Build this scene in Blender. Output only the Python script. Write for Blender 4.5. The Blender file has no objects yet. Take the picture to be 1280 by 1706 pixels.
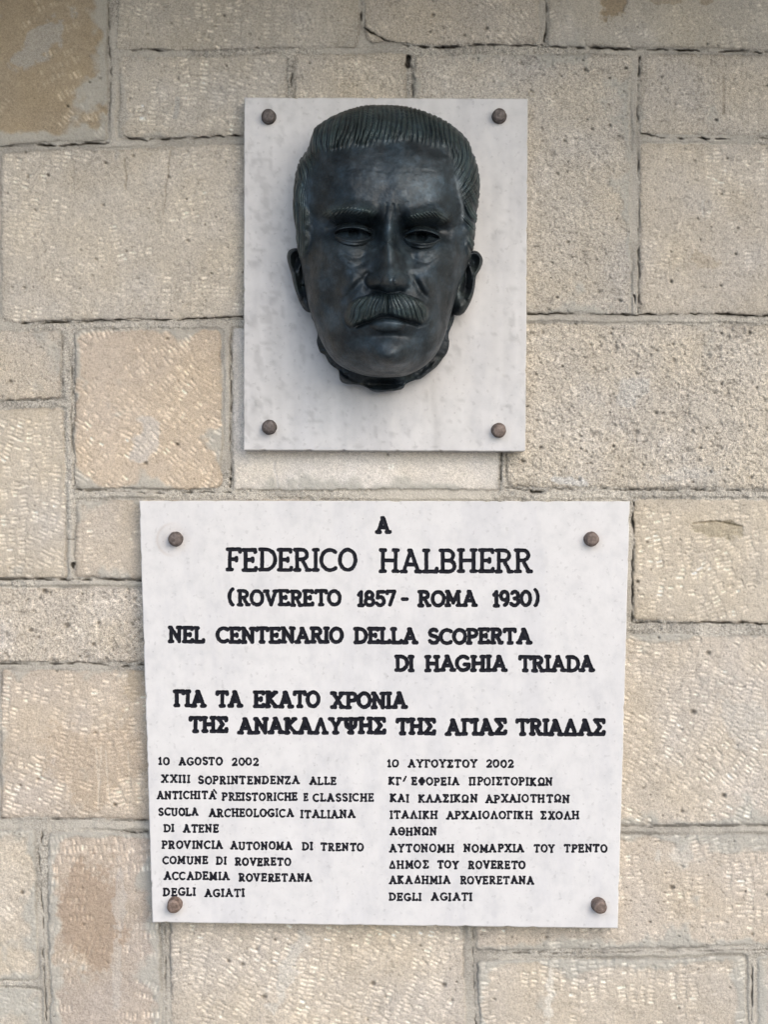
import bpy, math
import numpy as np
from mathutils import Vector

# ------------------------------------------------------------------ camera, world, sun, exposure
S = 0.0006            # metres per photograph pixel on the wall plane
D = 1.45              # camera distance from the wall
CX, CY = 640.0, 853.0
CZ = 1.60             # height of the camera above the ground
scene = bpy.context.scene
cam_d = bpy.data.cameras.new("camera")
cam = bpy.data.objects.new("camera", cam_d)
scene.collection.objects.link(cam)
cam.location = (0, -D, CZ)
cam.rotation_euler = (math.radians(90), 0, 0)
cam_d.sensor_fit = 'HORIZONTAL'
cam_d.sensor_width = 24.0
cam_d.lens = 24.0 * D / (1280 * S)
cam_d.clip_start = 0.01
cam_d.clip_end = 500
scene.camera = cam

SUN_EL, SUN_AZ = math.radians(36), math.radians(34)   # azimuth measured from the wall's normal towards the right
world = bpy.data.worlds.new("World")
scene.world = world
world.use_nodes = True
nt = world.node_tree
nt.nodes.clear()
wo = nt.nodes.new("ShaderNodeOutputWorld")
bg = nt.nodes.new("ShaderNodeBackground")
sky = nt.nodes.new("ShaderNodeTexSky")
sky.sky_type = 'NISHITA'
sky.sun_disc = False
sky.sun_elevation = SUN_EL
sky.sun_rotation = math.radians(180) - SUN_AZ
sky.dust_density = 2.4
sky.air_density = 1.0
bg.inputs['Strength'].default_value = 0.15
nt.links.new(sky.outputs[0], bg.inputs[0])
nt.links.new(bg.outputs[0], wo.inputs[0])
sun_d = bpy.data.lights.new("sun", 'SUN')
sun_d.energy = 0.8
sun_d.angle = math.radians(90)
sun_d.color = (1.0, 0.98, 0.955)
sun = bpy.data.objects.new("sun", sun_d)
scene.collection.objects.link(sun)
sdir = Vector((math.sin(SUN_AZ) * math.cos(SUN_EL), -math.cos(SUN_AZ) * math.cos(SUN_EL), math.sin(SUN_EL)))
sun.rotation_euler = sdir.to_track_quat('Z', 'Y').to_euler()
sun.location = (1, -2, 3)
scene.view_settings.view_transform = 'Standard'
scene.view_settings.look = 'None'
scene.view_settings.gamma = 1
scene.view_settings.exposure = 0.70

# ------------------------------------------------------------------ helpers
def W(px, py, z):
    """photograph pixel + height above the wall plane (in pixels) -> world xyz array"""
    px = np.asarray(px, float); py = np.asarray(py, float); z = np.asarray(z, float) * S
    k = (D - z) / D * S
    return np.stack(np.broadcast_arrays((px - CX) * k, -z, CZ + (CY - py) * k), -1)

def ss(a, b, x):
    t = np.clip((x - a) / (b - a), 0, 1)
    return t * t * (3 - 2 * t)

def vnoise(x, y, scale, seed, sy=None):
    sy = sy or scale
    u = (x + 3000.0) / scale; v = (y + 3000.0) / sy
    iu = np.floor(u).astype(np.int64); iv = np.floor(v).astype(np.int64)
    fu = u - iu; fv = v - iv
    fu = fu * fu * (3 - 2 * fu); fv = fv * fv * (3 - 2 * fv)
    def h(a, b):
        n = (a * 374761393 + b * 668265263 + seed * 974634777) & 0xFFFFFFFF
        n = ((n ^ (n >> 13)) * 1274126177) & 0xFFFFFFFF
        n = ((n ^ (n >> 16)) * 2246822519) & 0xFFFFFFFF
        return ((n ^ (n >> 15)) & 0xFFFFFF) / float(0x7FFFFF) - 1.0
    a = h(iu, iv); b = h(iu + 1, iv); c = h(iu, iv + 1); d = h(iu + 1, iv + 1)
    return (a * (1 - fu) + b * fu) * (1 - fv) + (c * (1 - fu) + d * fu) * fv

def fbm(x, y, scale, seed, octs=4, gain=0.55):
    r = 0; a = 1.0; t = 0
    for k in range(octs):
        r = r + a * vnoise(x + 17.3 * k, y - 9.1 * k, scale / 2 ** k, seed + k * 13); t += a; a *= gain
    return r / t

def mesh_obj(name, verts, faces, mat, parent=None, col=None, smooth=True, normals=None, flip=False):
    verts = np.asarray(verts, np.float32); faces = np.asarray(faces, np.int32)
    used = np.unique(faces)
    remap = np.full(len(verts), -1, np.int32); remap[used] = np.arange(len(used))
    faces = remap[faces]
    if flip: faces = faces[:, ::-1]
    me = bpy.data.meshes.new(name)
    n, k = faces.shape
    me.vertices.add(len(used)); me.vertices.foreach_set('co', verts[used].ravel())
    me.loops.add(n * k); me.loops.foreach_set('vertex_index', faces.ravel())
    me.polygons.add(n)
    me.polygons.foreach_set('loop_start', np.arange(n, dtype=np.int32) * k)
    me.polygons.foreach_set('use_smooth', np.full(n, smooth))
    me.update(calc_edges=True)
    if col is not None:
        col = np.asarray(col); c = np.full((len(used), 4), .5, np.float32); c[:, :col.shape[1]] = col[used]
        at = me.color_attributes.new('Col', 'FLOAT_COLOR', 'POINT')
        at.data.foreach_set('color', c.ravel())
    if normals is not None:
        me.normals_split_custom_set_from_vertices(np.asarray(normals)[used].tolist())
    me.materials.append(mat)
    o = bpy.data.objects.new(name, me)
    scene.collection.objects.link(o)
    if parent is not None: o.parent = parent
    return o

def thing(name, label, cat):
    o = bpy.data.objects.new(name, None)
    scene.collection.objects.link(o)
    o.empty_display_size = 0.05
    o['label'] = label; o['category'] = cat
    return o

def grid_faces(nr, nc, closed=False):
    i = np.arange(nr - 1)[:, None]; j = np.arange(nc if closed else nc - 1)[None, :]
    j2 = (j + 1) % nc
    a = i * nc + j; b = i * nc + j2; c = (i + 1) * nc + j2; d = (i + 1) * nc + j
    return np.stack([a, b, c, d], -1).reshape(-1, 4)

def vert_normals(V, F):
    a, b, c, d = (V[F[:, k]] for k in range(4))
    n = np.cross(c - a, d - b)
    out = np.zeros_like(V)
    for k in range(4):
        for ax in range(3):
            out[:, ax] += np.bincount(F[:, k], n[:, ax], len(V))
    return out / np.maximum(np.linalg.norm(out, axis=1, keepdims=True), 1e-12)

# ------------------------------------------------------------------ materials
def new_mat(name, rough=0.8, spec=0.3):
    m = bpy.data.materials.new(name); m.use_nodes = True
    t = m.node_tree; b = t.nodes['Principled BSDF']
    b.inputs['Roughness'].default_value = rough
    b.inputs['Specular IOR Level'].default_value = spec
    return m, t, b

def N(t, kind, **kw):
    n = t.nodes.new(kind)
    for k, v in kw.items():
        if k in n.inputs: n.inputs[k].default_value = v
        else: setattr(n, k, v)
    return n

def tex_noise(t, co, scale, detail=4, rough=0.6):
    n = N(t, 'ShaderNodeTexNoise'); n.inputs['Scale'].default_value = scale
    n.inputs['Detail'].default_value = detail; n.inputs['Roughness'].default_value = rough
    t.links.new(co, n.inputs['Vector']); return n.outputs['Fac']

def ramp(t, fac, stops):
    r = N(t, 'ShaderNodeValToRGB')
    while len(r.color_ramp.elements) > 1: r.color_ramp.elements.remove(r.color_ramp.elements[-1])
    r.color_ramp.elements[0].position = stops[0][0]; r.color_ramp.elements[0].color = (*stops[0][1], 1)
    for p, c in stops[1:]:
        e = r.color_ramp.elements.new(p); e.color = (*c, 1)
    t.links.new(fac, r.inputs[0]); return r.outputs[0]

def mix(t, a, b, fac, mode='MIX'):
    m = N(t, 'ShaderNodeMix', data_type='RGBA', blend_type=mode)
    for sock, v in ((6, a), (7, b), (0, fac)):
        if isinstance(v, (int, float)): m.inputs[sock].default_value = v
        elif isinstance(v, tuple): m.inputs[sock].default_value = (*v, 1)
        else: t.links.new(v, m.inputs[sock])
    return m.outputs[2]

def bump(t, b, h, strength, dist):
    n = N(t, 'ShaderNodeBump'); n.inputs['Strength'].default_value = strength
    n.inputs['Distance'].default_value = dist
    t.links.new(h, n.inputs['Height']); t.links.new(n.outputs[0], b.inputs['Normal'])

def g3(v): return (v, v, v)

# stone and mortar: colour attribute (kind of stone, stains, tool marks) x grain
def stone_material(name, grain, bumpd):
    m, t, b = new_mat(name, 0.92, 0.15)
    co = N(t, 'ShaderNodeTexCoord').outputs['Object']
    an = N(t, 'ShaderNodeAttribute', attribute_name='Col'); at = an.outputs['Color']; al = an.outputs['Alpha']
    f1 = tex_noise(t, co, 430, 3, 0.75); f2 = tex_noise(t, co, 1100, 2, 0.6)
    c1 = ramp(t, f1, [(0.34, g3(1 - 2.6 * grain)), (0.43, g3(1 - .5 * grain)), (0.53, g3(1)), (0.63, g3(1 + grain * 1.5))])
    c2 = ramp(t, f2, [(0.38, g3(1 - grain * 2.0)), (0.5, g3(1)), (0.62, g3(1 + grain * 1.7))])
    c = mix(t, mix(t, at, c1, al, 'MULTIPLY'), c2, al, 'MULTIPLY')
    t.links.new(c, b.inputs['Base Color'])
    bump(t, b, f1, 1.0, bumpd)
    return m
M_stone = stone_material('limestone', 0.17, 0.0011)
M_mortar = stone_material('lime_mortar', 0.20, 0.0013)

def marble_material():
    m, t, b = new_mat('marble', 0.42, 0.35)
    co = N(t, 'ShaderNodeTexCoord').outputs['Object']
    at = N(t, 'ShaderNodeAttribute', attribute_name='Col').outputs['Color']
    f = tex_noise(t, co, 60, 6, 0.65)
    c1 = ramp(t, f, [(0.36, (0.93, 0.935, 0.94)), (0.5, g3(1)), (0.62, (1.03, 1.03, 1.03))])
    # small dark flecks
    v = N(t, 'ShaderNodeTexVoronoi'); v.inputs['Scale'].default_value = 95
    v.inputs['Randomness'].default_value = 1.0
    t.links.new(co, v.inputs['Vector'])
    sp = ramp(t, v.outputs['Distance'], [(0.0, g3(0.62)), (0.055, g3(0.8)), (0.10, g3(1))])
    g = tex_noise(t, co, 25, 3, 0.5)
    gm = ramp(t, g, [(0.50, g3(0)), (0.60, g3(1))])
    c2 = mix(t, g3(1), sp, gm)
    sm_ = ramp(t, tex_noise(t, co, 210, 2, 0.55), [(0.63, g3(1)), (0.70, g3(.88))])
    mp = N(t, 'ShaderNodeMapping'); mp.inputs['Scale'].default_value = (1, 1, .35); t.links.new(co, mp.inputs['Vector'])
    vn = ramp(t, tex_noise(t, mp.outputs[0], 22, 5, 0.65), [(0.40, (.93, .935, .95)), (0.52, g3(1))])
    c2 = mix(t, mix(t, c2, sm_, 1.0, 'MULTIPLY'), vn, 1.0, 'MULTIPLY')
    c = mix(t, mix(t, at, c1, 1.0, 'MULTIPLY'), c2, 1.0, 'MULTIPLY')
    t.links.new(c, b.inputs['Base Color'])
    bump(t, b, tex_noise(t, co, 900, 3, 0.6), 0.25, 0.0003)
    return m
M_marble = marble_material()

def paint_material():
    m, t, b = new_mat('black_letter_paint', 0.6, 0.15)
    co = N(t, 'ShaderNodeTexCoord').outputs['Object']
    f = tex_noise(t, co, 160, 4, 0.6)
    t.links.new(ramp(t, f, [(0.3, (0.004, 0.0045, 0.008)), (0.75, (0.013, 0.014, 0.022))]), b.inputs['Base Color'])
    bump(t, b, tex_noise(t, co, 700, 3, 0.6), 0.4, 0.0004)
    return m
M_paint = paint_material()

def bronze_material():
    m, t, b = new_mat('patinated_bronze', 0.42, 0.6)
    co = N(t, 'ShaderNodeTexCoord').outputs['Object']
    at = N(t, 'ShaderNodeAttribute', attribute_name='Col').outputs['Color']
    f = tex_noise(t, co, 45, 6, 0.65)
    c1 = ramp(t, f, [(0.36, g3(0.6)), (0.5, g3(1)), (0.64, (1.4, 1.5, 1.6))])
    v = tex_noise(t, co, 420, 3, 0.6)
    c2 = ramp(t, v, [(0.3, g3(0.8)), (0.6, g3(1)), (0.78, (1.5, 1.6, 1.55))])
    c = mix(t, mix(t, at, c1, 1.0, 'MULTIPLY'), c2, 1.0, 'MULTIPLY')
    t.links.new(c, b.inputs['Base Color'])
    b.inputs['Metallic'].default_value = 0.35
    r = ramp(t, tex_noise(t, co, 70, 5, 0.6), [(0.38, g3(0.37)), (0.62, g3(0.58))])
    t.links.new(r, b.inputs['Roughness'])
    bump(t, b, tex_noise(t, co, 420, 5, 0.7), 0.6, 0.0008)
    return m
M_bronze = bronze_material()

def bolt_material():
    m, t, b = new_mat('rusted_bolt', 0.55, 0.4)
    co = N(t, 'ShaderNodeTexCoord').outputs['Object']
    f = tex_noise(t, co, 260, 5, 0.65)
    t.links.new(ramp(t, f, [(0.3, (0.06, 0.050, 0.046)), (0.5, (0.13, 0.110, 0.102)), (0.7, (0.21, 0.185, 0.175))]), b.inputs['Base Color'])
    b.inputs['Metallic'].default_value = 0.25
    oi = N(t, 'ShaderNodeObjectInfo').outputs['Random']
    v_ = ramp(t, oi, [(0.0, (.65, .68, .72)), (0.5, (1, 1, 1)), (1.0, (1.45, 1.25, 1.1))])
    src = b.inputs['Base Color'].links[0].from_socket
    t.links.new(mix(t, src, v_, 1.0, 'MULTIPLY'), b.inputs['Base Color'])
    bump(t, b, f, 0.6, 0.0008)
    return m
M_bolt = bolt_material()

def plain(name, ca, cb, scale):
    m, t, b = new_mat(name, 0.9, 0.2)
    co = N(t, 'ShaderNodeTexCoord').outputs['Object']
    t.links.new(ramp(t, tex_noise(t, co, scale, 6, 0.6), [(0.3, ca), (0.7, cb)]), b.inputs['Base Color'])
    return m

# ------------------------------------------------------------------ setting out of view: ground and an added overhang
def box(x0, x1, y0, y1, z0, z1):
    v = [(x, y, z) for z in (z0, z1) for y in (y0, y1) for x in (x0, x1)]
    f = [(0, 2, 3, 1), (4, 5, 7, 6), (0, 1, 5, 4), (2, 6, 7, 3), (1, 3, 7, 5), (0, 4, 6, 2)]
    return v, f
gv, gf = box(-60, 60, -120, 0.3, -0.2, 0.0)
ground = mesh_obj('ground', gv, gf, plain('pale_paving', (0.20, 0.20, 0.195), (0.27, 0.265, 0.26), 3), smooth=False)
ground['kind'] = 'structure'
gv, gf = box(-3.0, 3.0, -0.46, 0.25, 2.27, 2.45)  # unseen overhang, added and shaped to darken the top of the wall
shade_overhang = mesh_obj('shade_overhang', gv, gf, plain('shade_overhang_mat', (0.16, 0.13, 0.10), (0.22, 0.18, 0.14), 5), smooth=False)
shade_overhang['kind'] = 'structure'

# ------------------------------------------------------------------ the stone wall
wall = thing('stone_wall', 'beige limestone block wall with chisel marks and mortar joints behind both marble slabs', 'wall')
BE = (.470, .428, .350)
# corners: tl, tr, br, bl ; base colour ; finish: claw density, pit density, roughness, mark angle (deg), lime smear at the edges
STONES = [
 # top course
 dict(q=[(-160,-160),(178,-160),(180,234),(-160,250)], c=(.350,.275,.160), claw=.25, pit=.1, ro=.25, an=50, lime=.42, r=8),
 dict(q=[(196,-62),(597,-62),(597,80),(196,84)], c=(.430,.400,.330), claw=.45, pit=.3, ro=.6, an=0, lime=.15, r=6),
 dict(q=[(607,-62),(898,-62),(898,76),(609,72)], c=(.445,.405,.330), claw=.35, pit=.4, ro=.8, an=30, lime=.1, r=16),
 dict(q=[(913,-62),(1342,-62),(1342,86),(914,77)], c=(.420,.395,.330), claw=.5, pit=.15, ro=.45, an=-15, lime=.2, r=5),
 # second course
 dict(q=[(199,97),(477,91),(478,227),(199,230)], c=(.450,.415,.340), claw=.7, pit=.3, ro=.6, an=5, lime=.2, r=8),
 dict(q=[(489,92),(678,91),(679,232),(489,230)], c=(.450,.410,.330), claw=.3, pit=.5, ro=.9, an=70, lime=.1, r=5),
 dict(q=[(691,92),(1050,92),(1049,523),(691,522)], c=(.445,.415,.350), claw=.0, pit=.9, ro=1.1, an=0, lime=.3, r=5),
 dict(q=[(1067,92),(1342,94),(1342,227),(1067,224)], c=(.440,.405,.335), claw=.15, pit=.5, ro=.8, an=0, lime=.2, r=5),
 dict(q=[(1067,240),(1342,242),(1342,525),(1066,522)], c=(.460,.418,.340), claw=.35, pit=.5, ro=.6, an=-12, lime=.1, r=5),
 dict(q=[(3,256),(470,240),(470,530),(3,536)], c=(.470,.430,.352), claw=.55, pit=.45, ro=.6, an=4, lime=.1, r=6),
 dict(q=[(482,242),(679,244),(679,528),(482,530)], c=BE, claw=0, pit=.1, ro=.5, an=0, lime=0, r=6),
 dict(q=[(-62,262),(-10,260),(-10,536),(-62,538)], c=BE, claw=.2, pit=.3, ro=.6, an=0, lime=.1, r=6),
 # third course
 dict(q=[(-62,552),(103,551),(102,664),(-62,668)], c=(.460,.415,.340), claw=.25, pit=.6, ro=.8, an=0, lime=.2, r=5),
 dict(q=[(-62,682),(106,680),(113,963),(-62,963)], c=(.455,.408,.325), claw=1.0, pit=.1, ro=.25, an=4, lime=.15, r=6),
 dict(q=[(126,550),(368,549),(370,814),(125,815)], c=(.500,.405,.290), claw=.8, pit=.15, ro=.35, an=35, lime=.35, r=14),
 dict(q=[(387,548),(832,540),(832,814),(389,816)], c=(.590,.572,.530), claw=.1, pit=.15, ro=.35, an=85, lime=.3, r=5),
 dict(q=[(845,541),(1342,541),(1342,815),(845,810)], c=(.475,.435,.355), claw=.0, pit=1.5, ro=1.6, an=0, lime=.15, r=8),
 # fourth course
 dict(q=[(127,834),(520,832),(520,963),(127,963)], c=(.470,.405,.310), claw=.55, pit=.1, ro=.3, an=-25, lime=.25, r=6),
 dict(q=[(532,836),(1040,838),(1040,1034),(532,1034)], c=BE, claw=0, pit=.1, ro=.5, an=0, lime=0, r=6),
 dict(q=[(1057,832),(1342,834),(1342,1038),(1056,1034)], c=(.480,.425,.325), claw=.9, pit=.15, ro=.35, an=-3, lime=.1, r=5),
 # fifth course
 dict(q=[(-62,980),(400,978),(400,1104),(-62,1102)], c=(.465,.420,.345), claw=.35, pit=1.0, ro=1.3, an=20, lime=.15, r=8),
 dict(q=[(2,1117),(405,1116),(405,1366),(2,1362)], c=(.460,.392,.305), claw=.95, pit=.1, ro=.35, an=4, lime=.2, r=6),
 dict(q=[(-62,1117),(-10,1117),(-10,1362),(-62,1362)], c=BE, claw=.3, pit=.3, ro=.6, an=4, lime=.2, r=6),
 dict(q=[(420,980),(690,978),(690,1375),(420,1366)], c=BE, claw=0, pit=.1, ro=.5, an=0, lime=0, r=6),
 dict(q=[(702,1055),(1342,1058),(1342,1372),(702,1376)], c=(.475,.425,.345), claw=.85, pit=.35, ro=.5, an=24, lime=.35, r=6),
 # bottom courses
 dict(q=[(-62,1382),(60,1382),(64,1630),(-62,1633)], c=(.465,.415,.330), claw=.45, pit=.3, ro=.6, an=30, lime=.35, r=12),
 dict(q=[(-62,1646),(67,1645),(70,1770),(-62,1770)], c=(.445,.415,.350), claw=.3, pit=.3, ro=.5, an=20, lime=.4, r=8),
 dict(q=[(80,1386),(262,1386),(268,1770),(86,1770)], c=(.430,.360,.285), claw=.75, pit=.15, ro=.3, an=88, lime=.55, r=10),
 dict(q=[(280,1388),(772,1386),(776,1770),(286,1770)], c=(.470,.418,.335), claw=.8, pit=.45, ro=.5, an=8, lime=.35, r=6),
 dict(q=[(792,1390),(1342,1389),(1342,1573),(794,1584)], c=(.465,.408,.325), claw=.7, pit=.5, ro=.5, an=-4, lime=.45, r=8),
 dict(q=[(797,1601),(1242,1594),(1244,1770),(800,1770)], c=(.465,.412,.325), claw=.8, pit=.2, ro=.35, an=2, lime=.5, r=8),
 dict(q=[(1262,1592),(1342,1590),(1342,1770),(1264,1770)], c=(.455,.430,.370), claw=.3, pit=.2, ro=.4, an=0, lime=.6, r=8),
]
# cracks where the pointing has opened: polyline, half width, depth (px)
CRACKS = [
 ([(0,245),(60,243),(120,243),(180,239)],2.2,9), ([(206,227),(215,231),(245,234),(300,231),(405,227)],1.7,8),
 ([(603,-60),(603,12),(600,30),(603,50)],2.2,12), ([(606,48),(640,68),(680,77),(740,80)],2.2,9), ([(740,80),(800,76),(860,78),(905,77)],1.6,8),
 ([(911,-60),(911,20),(908,72)],2.2,11), ([(905,80),(1000,82),(1100,83),(1200,86),(1342,89)],2.0,10),
 ([(683,97),(681,112)],2.8,13), ([(686,112),(687,160)],1.4,7), ([(222,85),(282,85)],2.2,8),
 ([(486,110),(486,162)],1.3,6), ([(1064,95),(1063,250),(1065,400),(1064,520)],1.6,8), ([(1068,224),(1100,230),(1180,232),(1342,231)],2.4,10),
 ([(15,539),(80,539),(150,536),(215,531),(300,533),(405,529)],1.7,9), ([(878,524),(980,523),(1060,525),(1150,524),(1342,528)],1.6,9),
 ([(1057,492),(1059,508)],2.4,10), ([(835,752),(835,800)],1.6,8), ([(386,797),(385,812)],2.6,10), ([(128,817),(200,819),(300,821),(388,820)],1.3,7),
 ([(884,819),(902,821),(916,819)],3.2,10), ([(916,815),(1000,815),(1100,816),(1200,817),(1342,818)],1.4,8), ([(840,812),(884,817)],1.4,7),
 ([(1055,838),(1054,940),(1053,1036)],2.2,9), ([(1056,1036),(1130,1038),(1200,1037),(1342,1040)],1.7,9),
 ([(0,964),(110,966),(125,965),(236,967)],1.6,8), ([(120,955),(122,940)],2.8,10), ([(112,900),(124,900)],1.2,5),
 ([(0,1106),(60,1108),(140,1104),(190,1110),(240,1109)],1.7,8), ([(0,1364),(120,1365),(246,1367)],1.0,5),
 ([(72,1385),(70,1400),(62,1415)],1.6,8), ([(64,1420),(70,1500),(73,1600),(79,1700)],1.2,5), ([(205,1382),(220,1386),(246,1385)],1.3,6),
 ([(105,560),(106,665)],1.2,5), ([(121,580),(119,700),(124,815)],1.1,5), ([(385,556),(385,790)],1.2,5), ([(0,668),(104,665)],1.0,4),
 ([(1036,1376),(1180,1376),(1342,1374)],1.0,5), ([(795,1587),(1000,1586),(1342,1580)],1.0,5), ([(1254,1600),(1252,1700)],1.5,7),
 ([(274,1545),(276,1650),(279,1760)],1.0,5), ([(789,1545),(790,1620),(793,1760)],1.1,5), ([(180,0),(184,120),(183,220)],1.2,5),
]
def seg_dist(px, py, a, b):
    ax, ay = a; bx, by = b
    dx, dy = bx - ax, by - ay
    L = dx * dx + dy * dy + 1e-9
    t = np.clip(((px - ax) * dx + (py - ay) * dy) / L, 0, 1)
    return np.hypot(px - ax - t * dx, py - ay - t * dy)

step = 1.7
gx = np.arange(-62, 1342 + step, step); gy = np.arange(-62, 1768 + step, step)
X, Y = np.meshgrid(gx, gy)
NR, NC = X.shape
wx = X + .9 * fbm(X, Y, 9, 5, 2) + 2.2 * vnoise(X, Y, 46, 1) + 1.2 * vnoise(X, Y, 13, 2) + .7 * vnoise(X, Y, 5, 7)
wy = Y + 2.2 * vnoise(X, Y, 50, 3) + 1.2 * vnoise(X, Y, 12, 4) + .7 * vnoise(X, Y, 5, 8)
d1 = np.full(X.shape, 1e3); d2 = np.full(X.shape, 1e3); sid = np.full(X.shape, -1, np.int32)
for k, s in enumerate(STONES):
    q = s['q']
    def hp(a, b):          # signed distance, positive outside (clockwise quad on a y-down plane)
        (ax, ay), (bx, by) = a, b
        L = math.hypot(bx - ax, by - ay)
        return ((wx - ax) * (by - ay) - (wy - ay) * (bx - ax)) / L
    r = s['r']
    dh = np.maximum(hp(q[1], q[2]), hp(q[3], q[0])) + r
    dv = np.maximum(hp(q[0], q[1]), hp(q[2], q[3])) + r
    sd = np.minimum(np.maximum(dh, dv), 0) + np.hypot(np.maximum(dh, 0), np.maximum(dv, 0)) - r
    closer = sd < d1
    d2 = np.where(closer, d1, np.minimum(d2, sd))
    d1 = np.where(closer, sd, d1)
    sid[closer] = k
inside = d1 < 0
rng = np.random.default_rng(5)

# height (px above the wall plane) and colour
H = np.zeros(X.shape); C = np.zeros(X.shape + (3,))
n_lo = fbm(X, Y, 120, 11, 4); n_mid = fbm(X, Y, 30, 12, 4); n_hi = fbm(X, Y, 7, 13, 3, .7)
n_hue = fbm(X, Y, 90, 14, 3); n_lime = fbm(X, Y, 55, 15, 4)
A = lambda key: np.array([s[key] for s in STONES], float)[sid]
base = np.array([s['c'] for s in STONES])
base = (base * .62 + .38 * base.mean(1, keepdims=True) * np.array([1.05, 1.0, .95])) * np.array([1.15, 1.135, 1.12]); base = base[sid]
ro = A('ro')
hs = np.array([rng.uniform(-1.0, 1.4) for _ in STONES])[sid]
H_st = hs + n_lo * 1.6 + n_mid * (.7 + .9 * ro) + n_hi * (.35 + 1.1 * ro) + vnoise(X, Y, 3.4, 31) * .55 * ro
H_st -= 1.5 * np.exp(np.minimum(d1, 0) / 1.8)
colr = base * (1 + .10 * n_lo + .07 * n_mid + (.05 + .07 * ro) * n_hi)[..., None]
spk = vnoise(X, Y, 4.3, 34) * .6 + vnoise(X, Y, 8.5, 35) * .4 + .25 * vnoise(X, Y, 45, 36)
spd = vnoise(X, Y, 4.0, 37) * .6 + vnoise(X * .6, Y, 7.5, 38) * .4 + .3 * vnoise(X, Y, 38, 39)
rk = .12 + .62 * np.clip(ro, 0, 1.4)
dk = ss(.30, .75, spd) * rk; lk = ss(.28, .70, spk) * rk
H_st = H_st - 2.0 * dk + .8 * lk
colr = colr * (1 - .30 * dk + .20 * lk)[..., None] + (lk * .035)[..., None]
colr = colr * np.stack([1 + .03 * n_hue, np.ones_like(X), 1 - .07 * n_hue], -1)
# patchy lime wash near the stone edges
lime = A('lime')
lw = ss(0.0, 0.16, lime * np.exp(np.minimum(d1, 0) / 22.0) * 1.25 + n_lime * .50 - .26) * ss(0, .3, lime)
lime_c = np.array([.455, .445, .40])
colr = colr * (1 - .8 * lw[..., None]) + lime_c * (.8 * lw[..., None]) * (1 + .05 * n_hi[..., None])
H_st += lw * 1.0

# tool marks: blows of a toothed chisel, each a comb of short bars
marks = np.zeros(X.shape); markc = np.zeros(X.shape)
def stamp(cx, cy, ang, hl, hw, dep, whit):
    R = int(math.ceil((hl + 2.5) / step))
    j = int(round((cx - gx[0]) / step)); i = int(round((cy - gy[0]) / step))
    i0, i1, j0, j1 = max(i - R, 0), min(i + R + 1, NR), max(j - R, 0), min(j + R + 1, NC)
    if i0 >= i1 or j0 >= j1: return
    x = X[i0:i1, j0:j1] - cx; y = Y[i0:i1, j0:j1] - cy
    c, s_ = math.cos(ang), math.sin(ang)
    u = np.abs(x * c + y * s_); v = np.abs(-x * s_ + y * c)
    m = np.clip((hl + .7 - u) / 1.6, 0, 1) * np.clip((hw + .9 - v) / 1.7, 0, 1)
    marks[i0:i1, j0:j1] = np.maximum(marks[i0:i1, j0:j1], m * dep)
    markc[i0:i1, j0:j1] = np.maximum(markc[i0:i1, j0:j1], m * whit)
for k, s in enumerate(STONES):
    if s['claw'] <= 0: continue
    q = np.array(s['q'], float); x0, y0 = np.maximum(q.min(0), -64) + 3; x1, y1 = q.max(0) - 3
    a0 = math.radians(s['an'])
    cw, ch = 16.5, 38.0        # comb spacing along the row, comb height
    diag = math.hypot(x1 - x0, y1 - y0) / 2
    mx, my = (x0 + x1) / 2, (y0 + y1) / 2
    nu, nv = int(diag / cw) + 1, int(diag / ch) + 1
    for iu in range(-nu, nu + 1):
        off = rng.uniform(-12, 12)
        for iv in range(-nv, nv + 1):
            u = iu * cw + rng.normal(0, 1.6); v = iv * ch + off + rng.normal(0, 3)
            c, sn = math.cos(a0), math.sin(a0)
            px = mx + u * c - v * sn; py = my + u * sn + v * c
            if not (x0 < px < x1 and y0 < py < y1): continue
            if 460 < px < 820 and 220 < py < 700: continue
            if 300 < px < 980 and 880 < py < 1490: continue
            dn = float(vnoise(np.array(px), np.array(py), 60, 40 + k)); 
            if dn + rng.normal(0, .22) > -1.0 + 1.75 * s['claw'] ** .8: continue
            ang = a0 + .42 * float(vnoise(np.array(px), np.array(py), 100, 60 + k)) + rng.normal(0, .10)
            ca, sa = math.cos(ang), math.sin(ang)
            nt_ = rng.integers(3, 8); str_ = np.clip(.45 + .55 * s['claw'] + .35 * float(vnoise(np.array(px), np.array(py), 35, 80 + k)), .2, 1.15)
            hl = rng.uniform(4.2, 7.0)
            for t_ in range(nt_):
                o = (t_ - (nt_ - 1) / 2) * 6.9
                if rng.random() < .20: continue
                tx = px - o * sa + rng.normal(0, .7); ty = py + o * ca + rng.normal(0, .35)
                stamp(tx, ty, ang + rng.normal(0, .06), hl * rng.uniform(.75, 1.15), rng.uniform(1.3, 2.3), str_ * rng.uniform(.6, 1.1), str_ * rng.uniform(.45, 1.1))
brk = (.45 + .55 * ss(-.25, .25, fbm(X, Y, 9, 90, 2))) * (.5 + .5 * ss(-.45, .2, fbm(X, Y, 48, 91, 2)))
marks *= brk; markc *= brk
H_st -= marks * 2.3
H_st += .8 * (np.maximum(marks, 0) < .02) * ss(.2, .8, A('claw')) * .6
colr = colr * (1 + markc * .40)[..., None] + markc[..., None] * np.array([.165, .160, .142])

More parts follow.
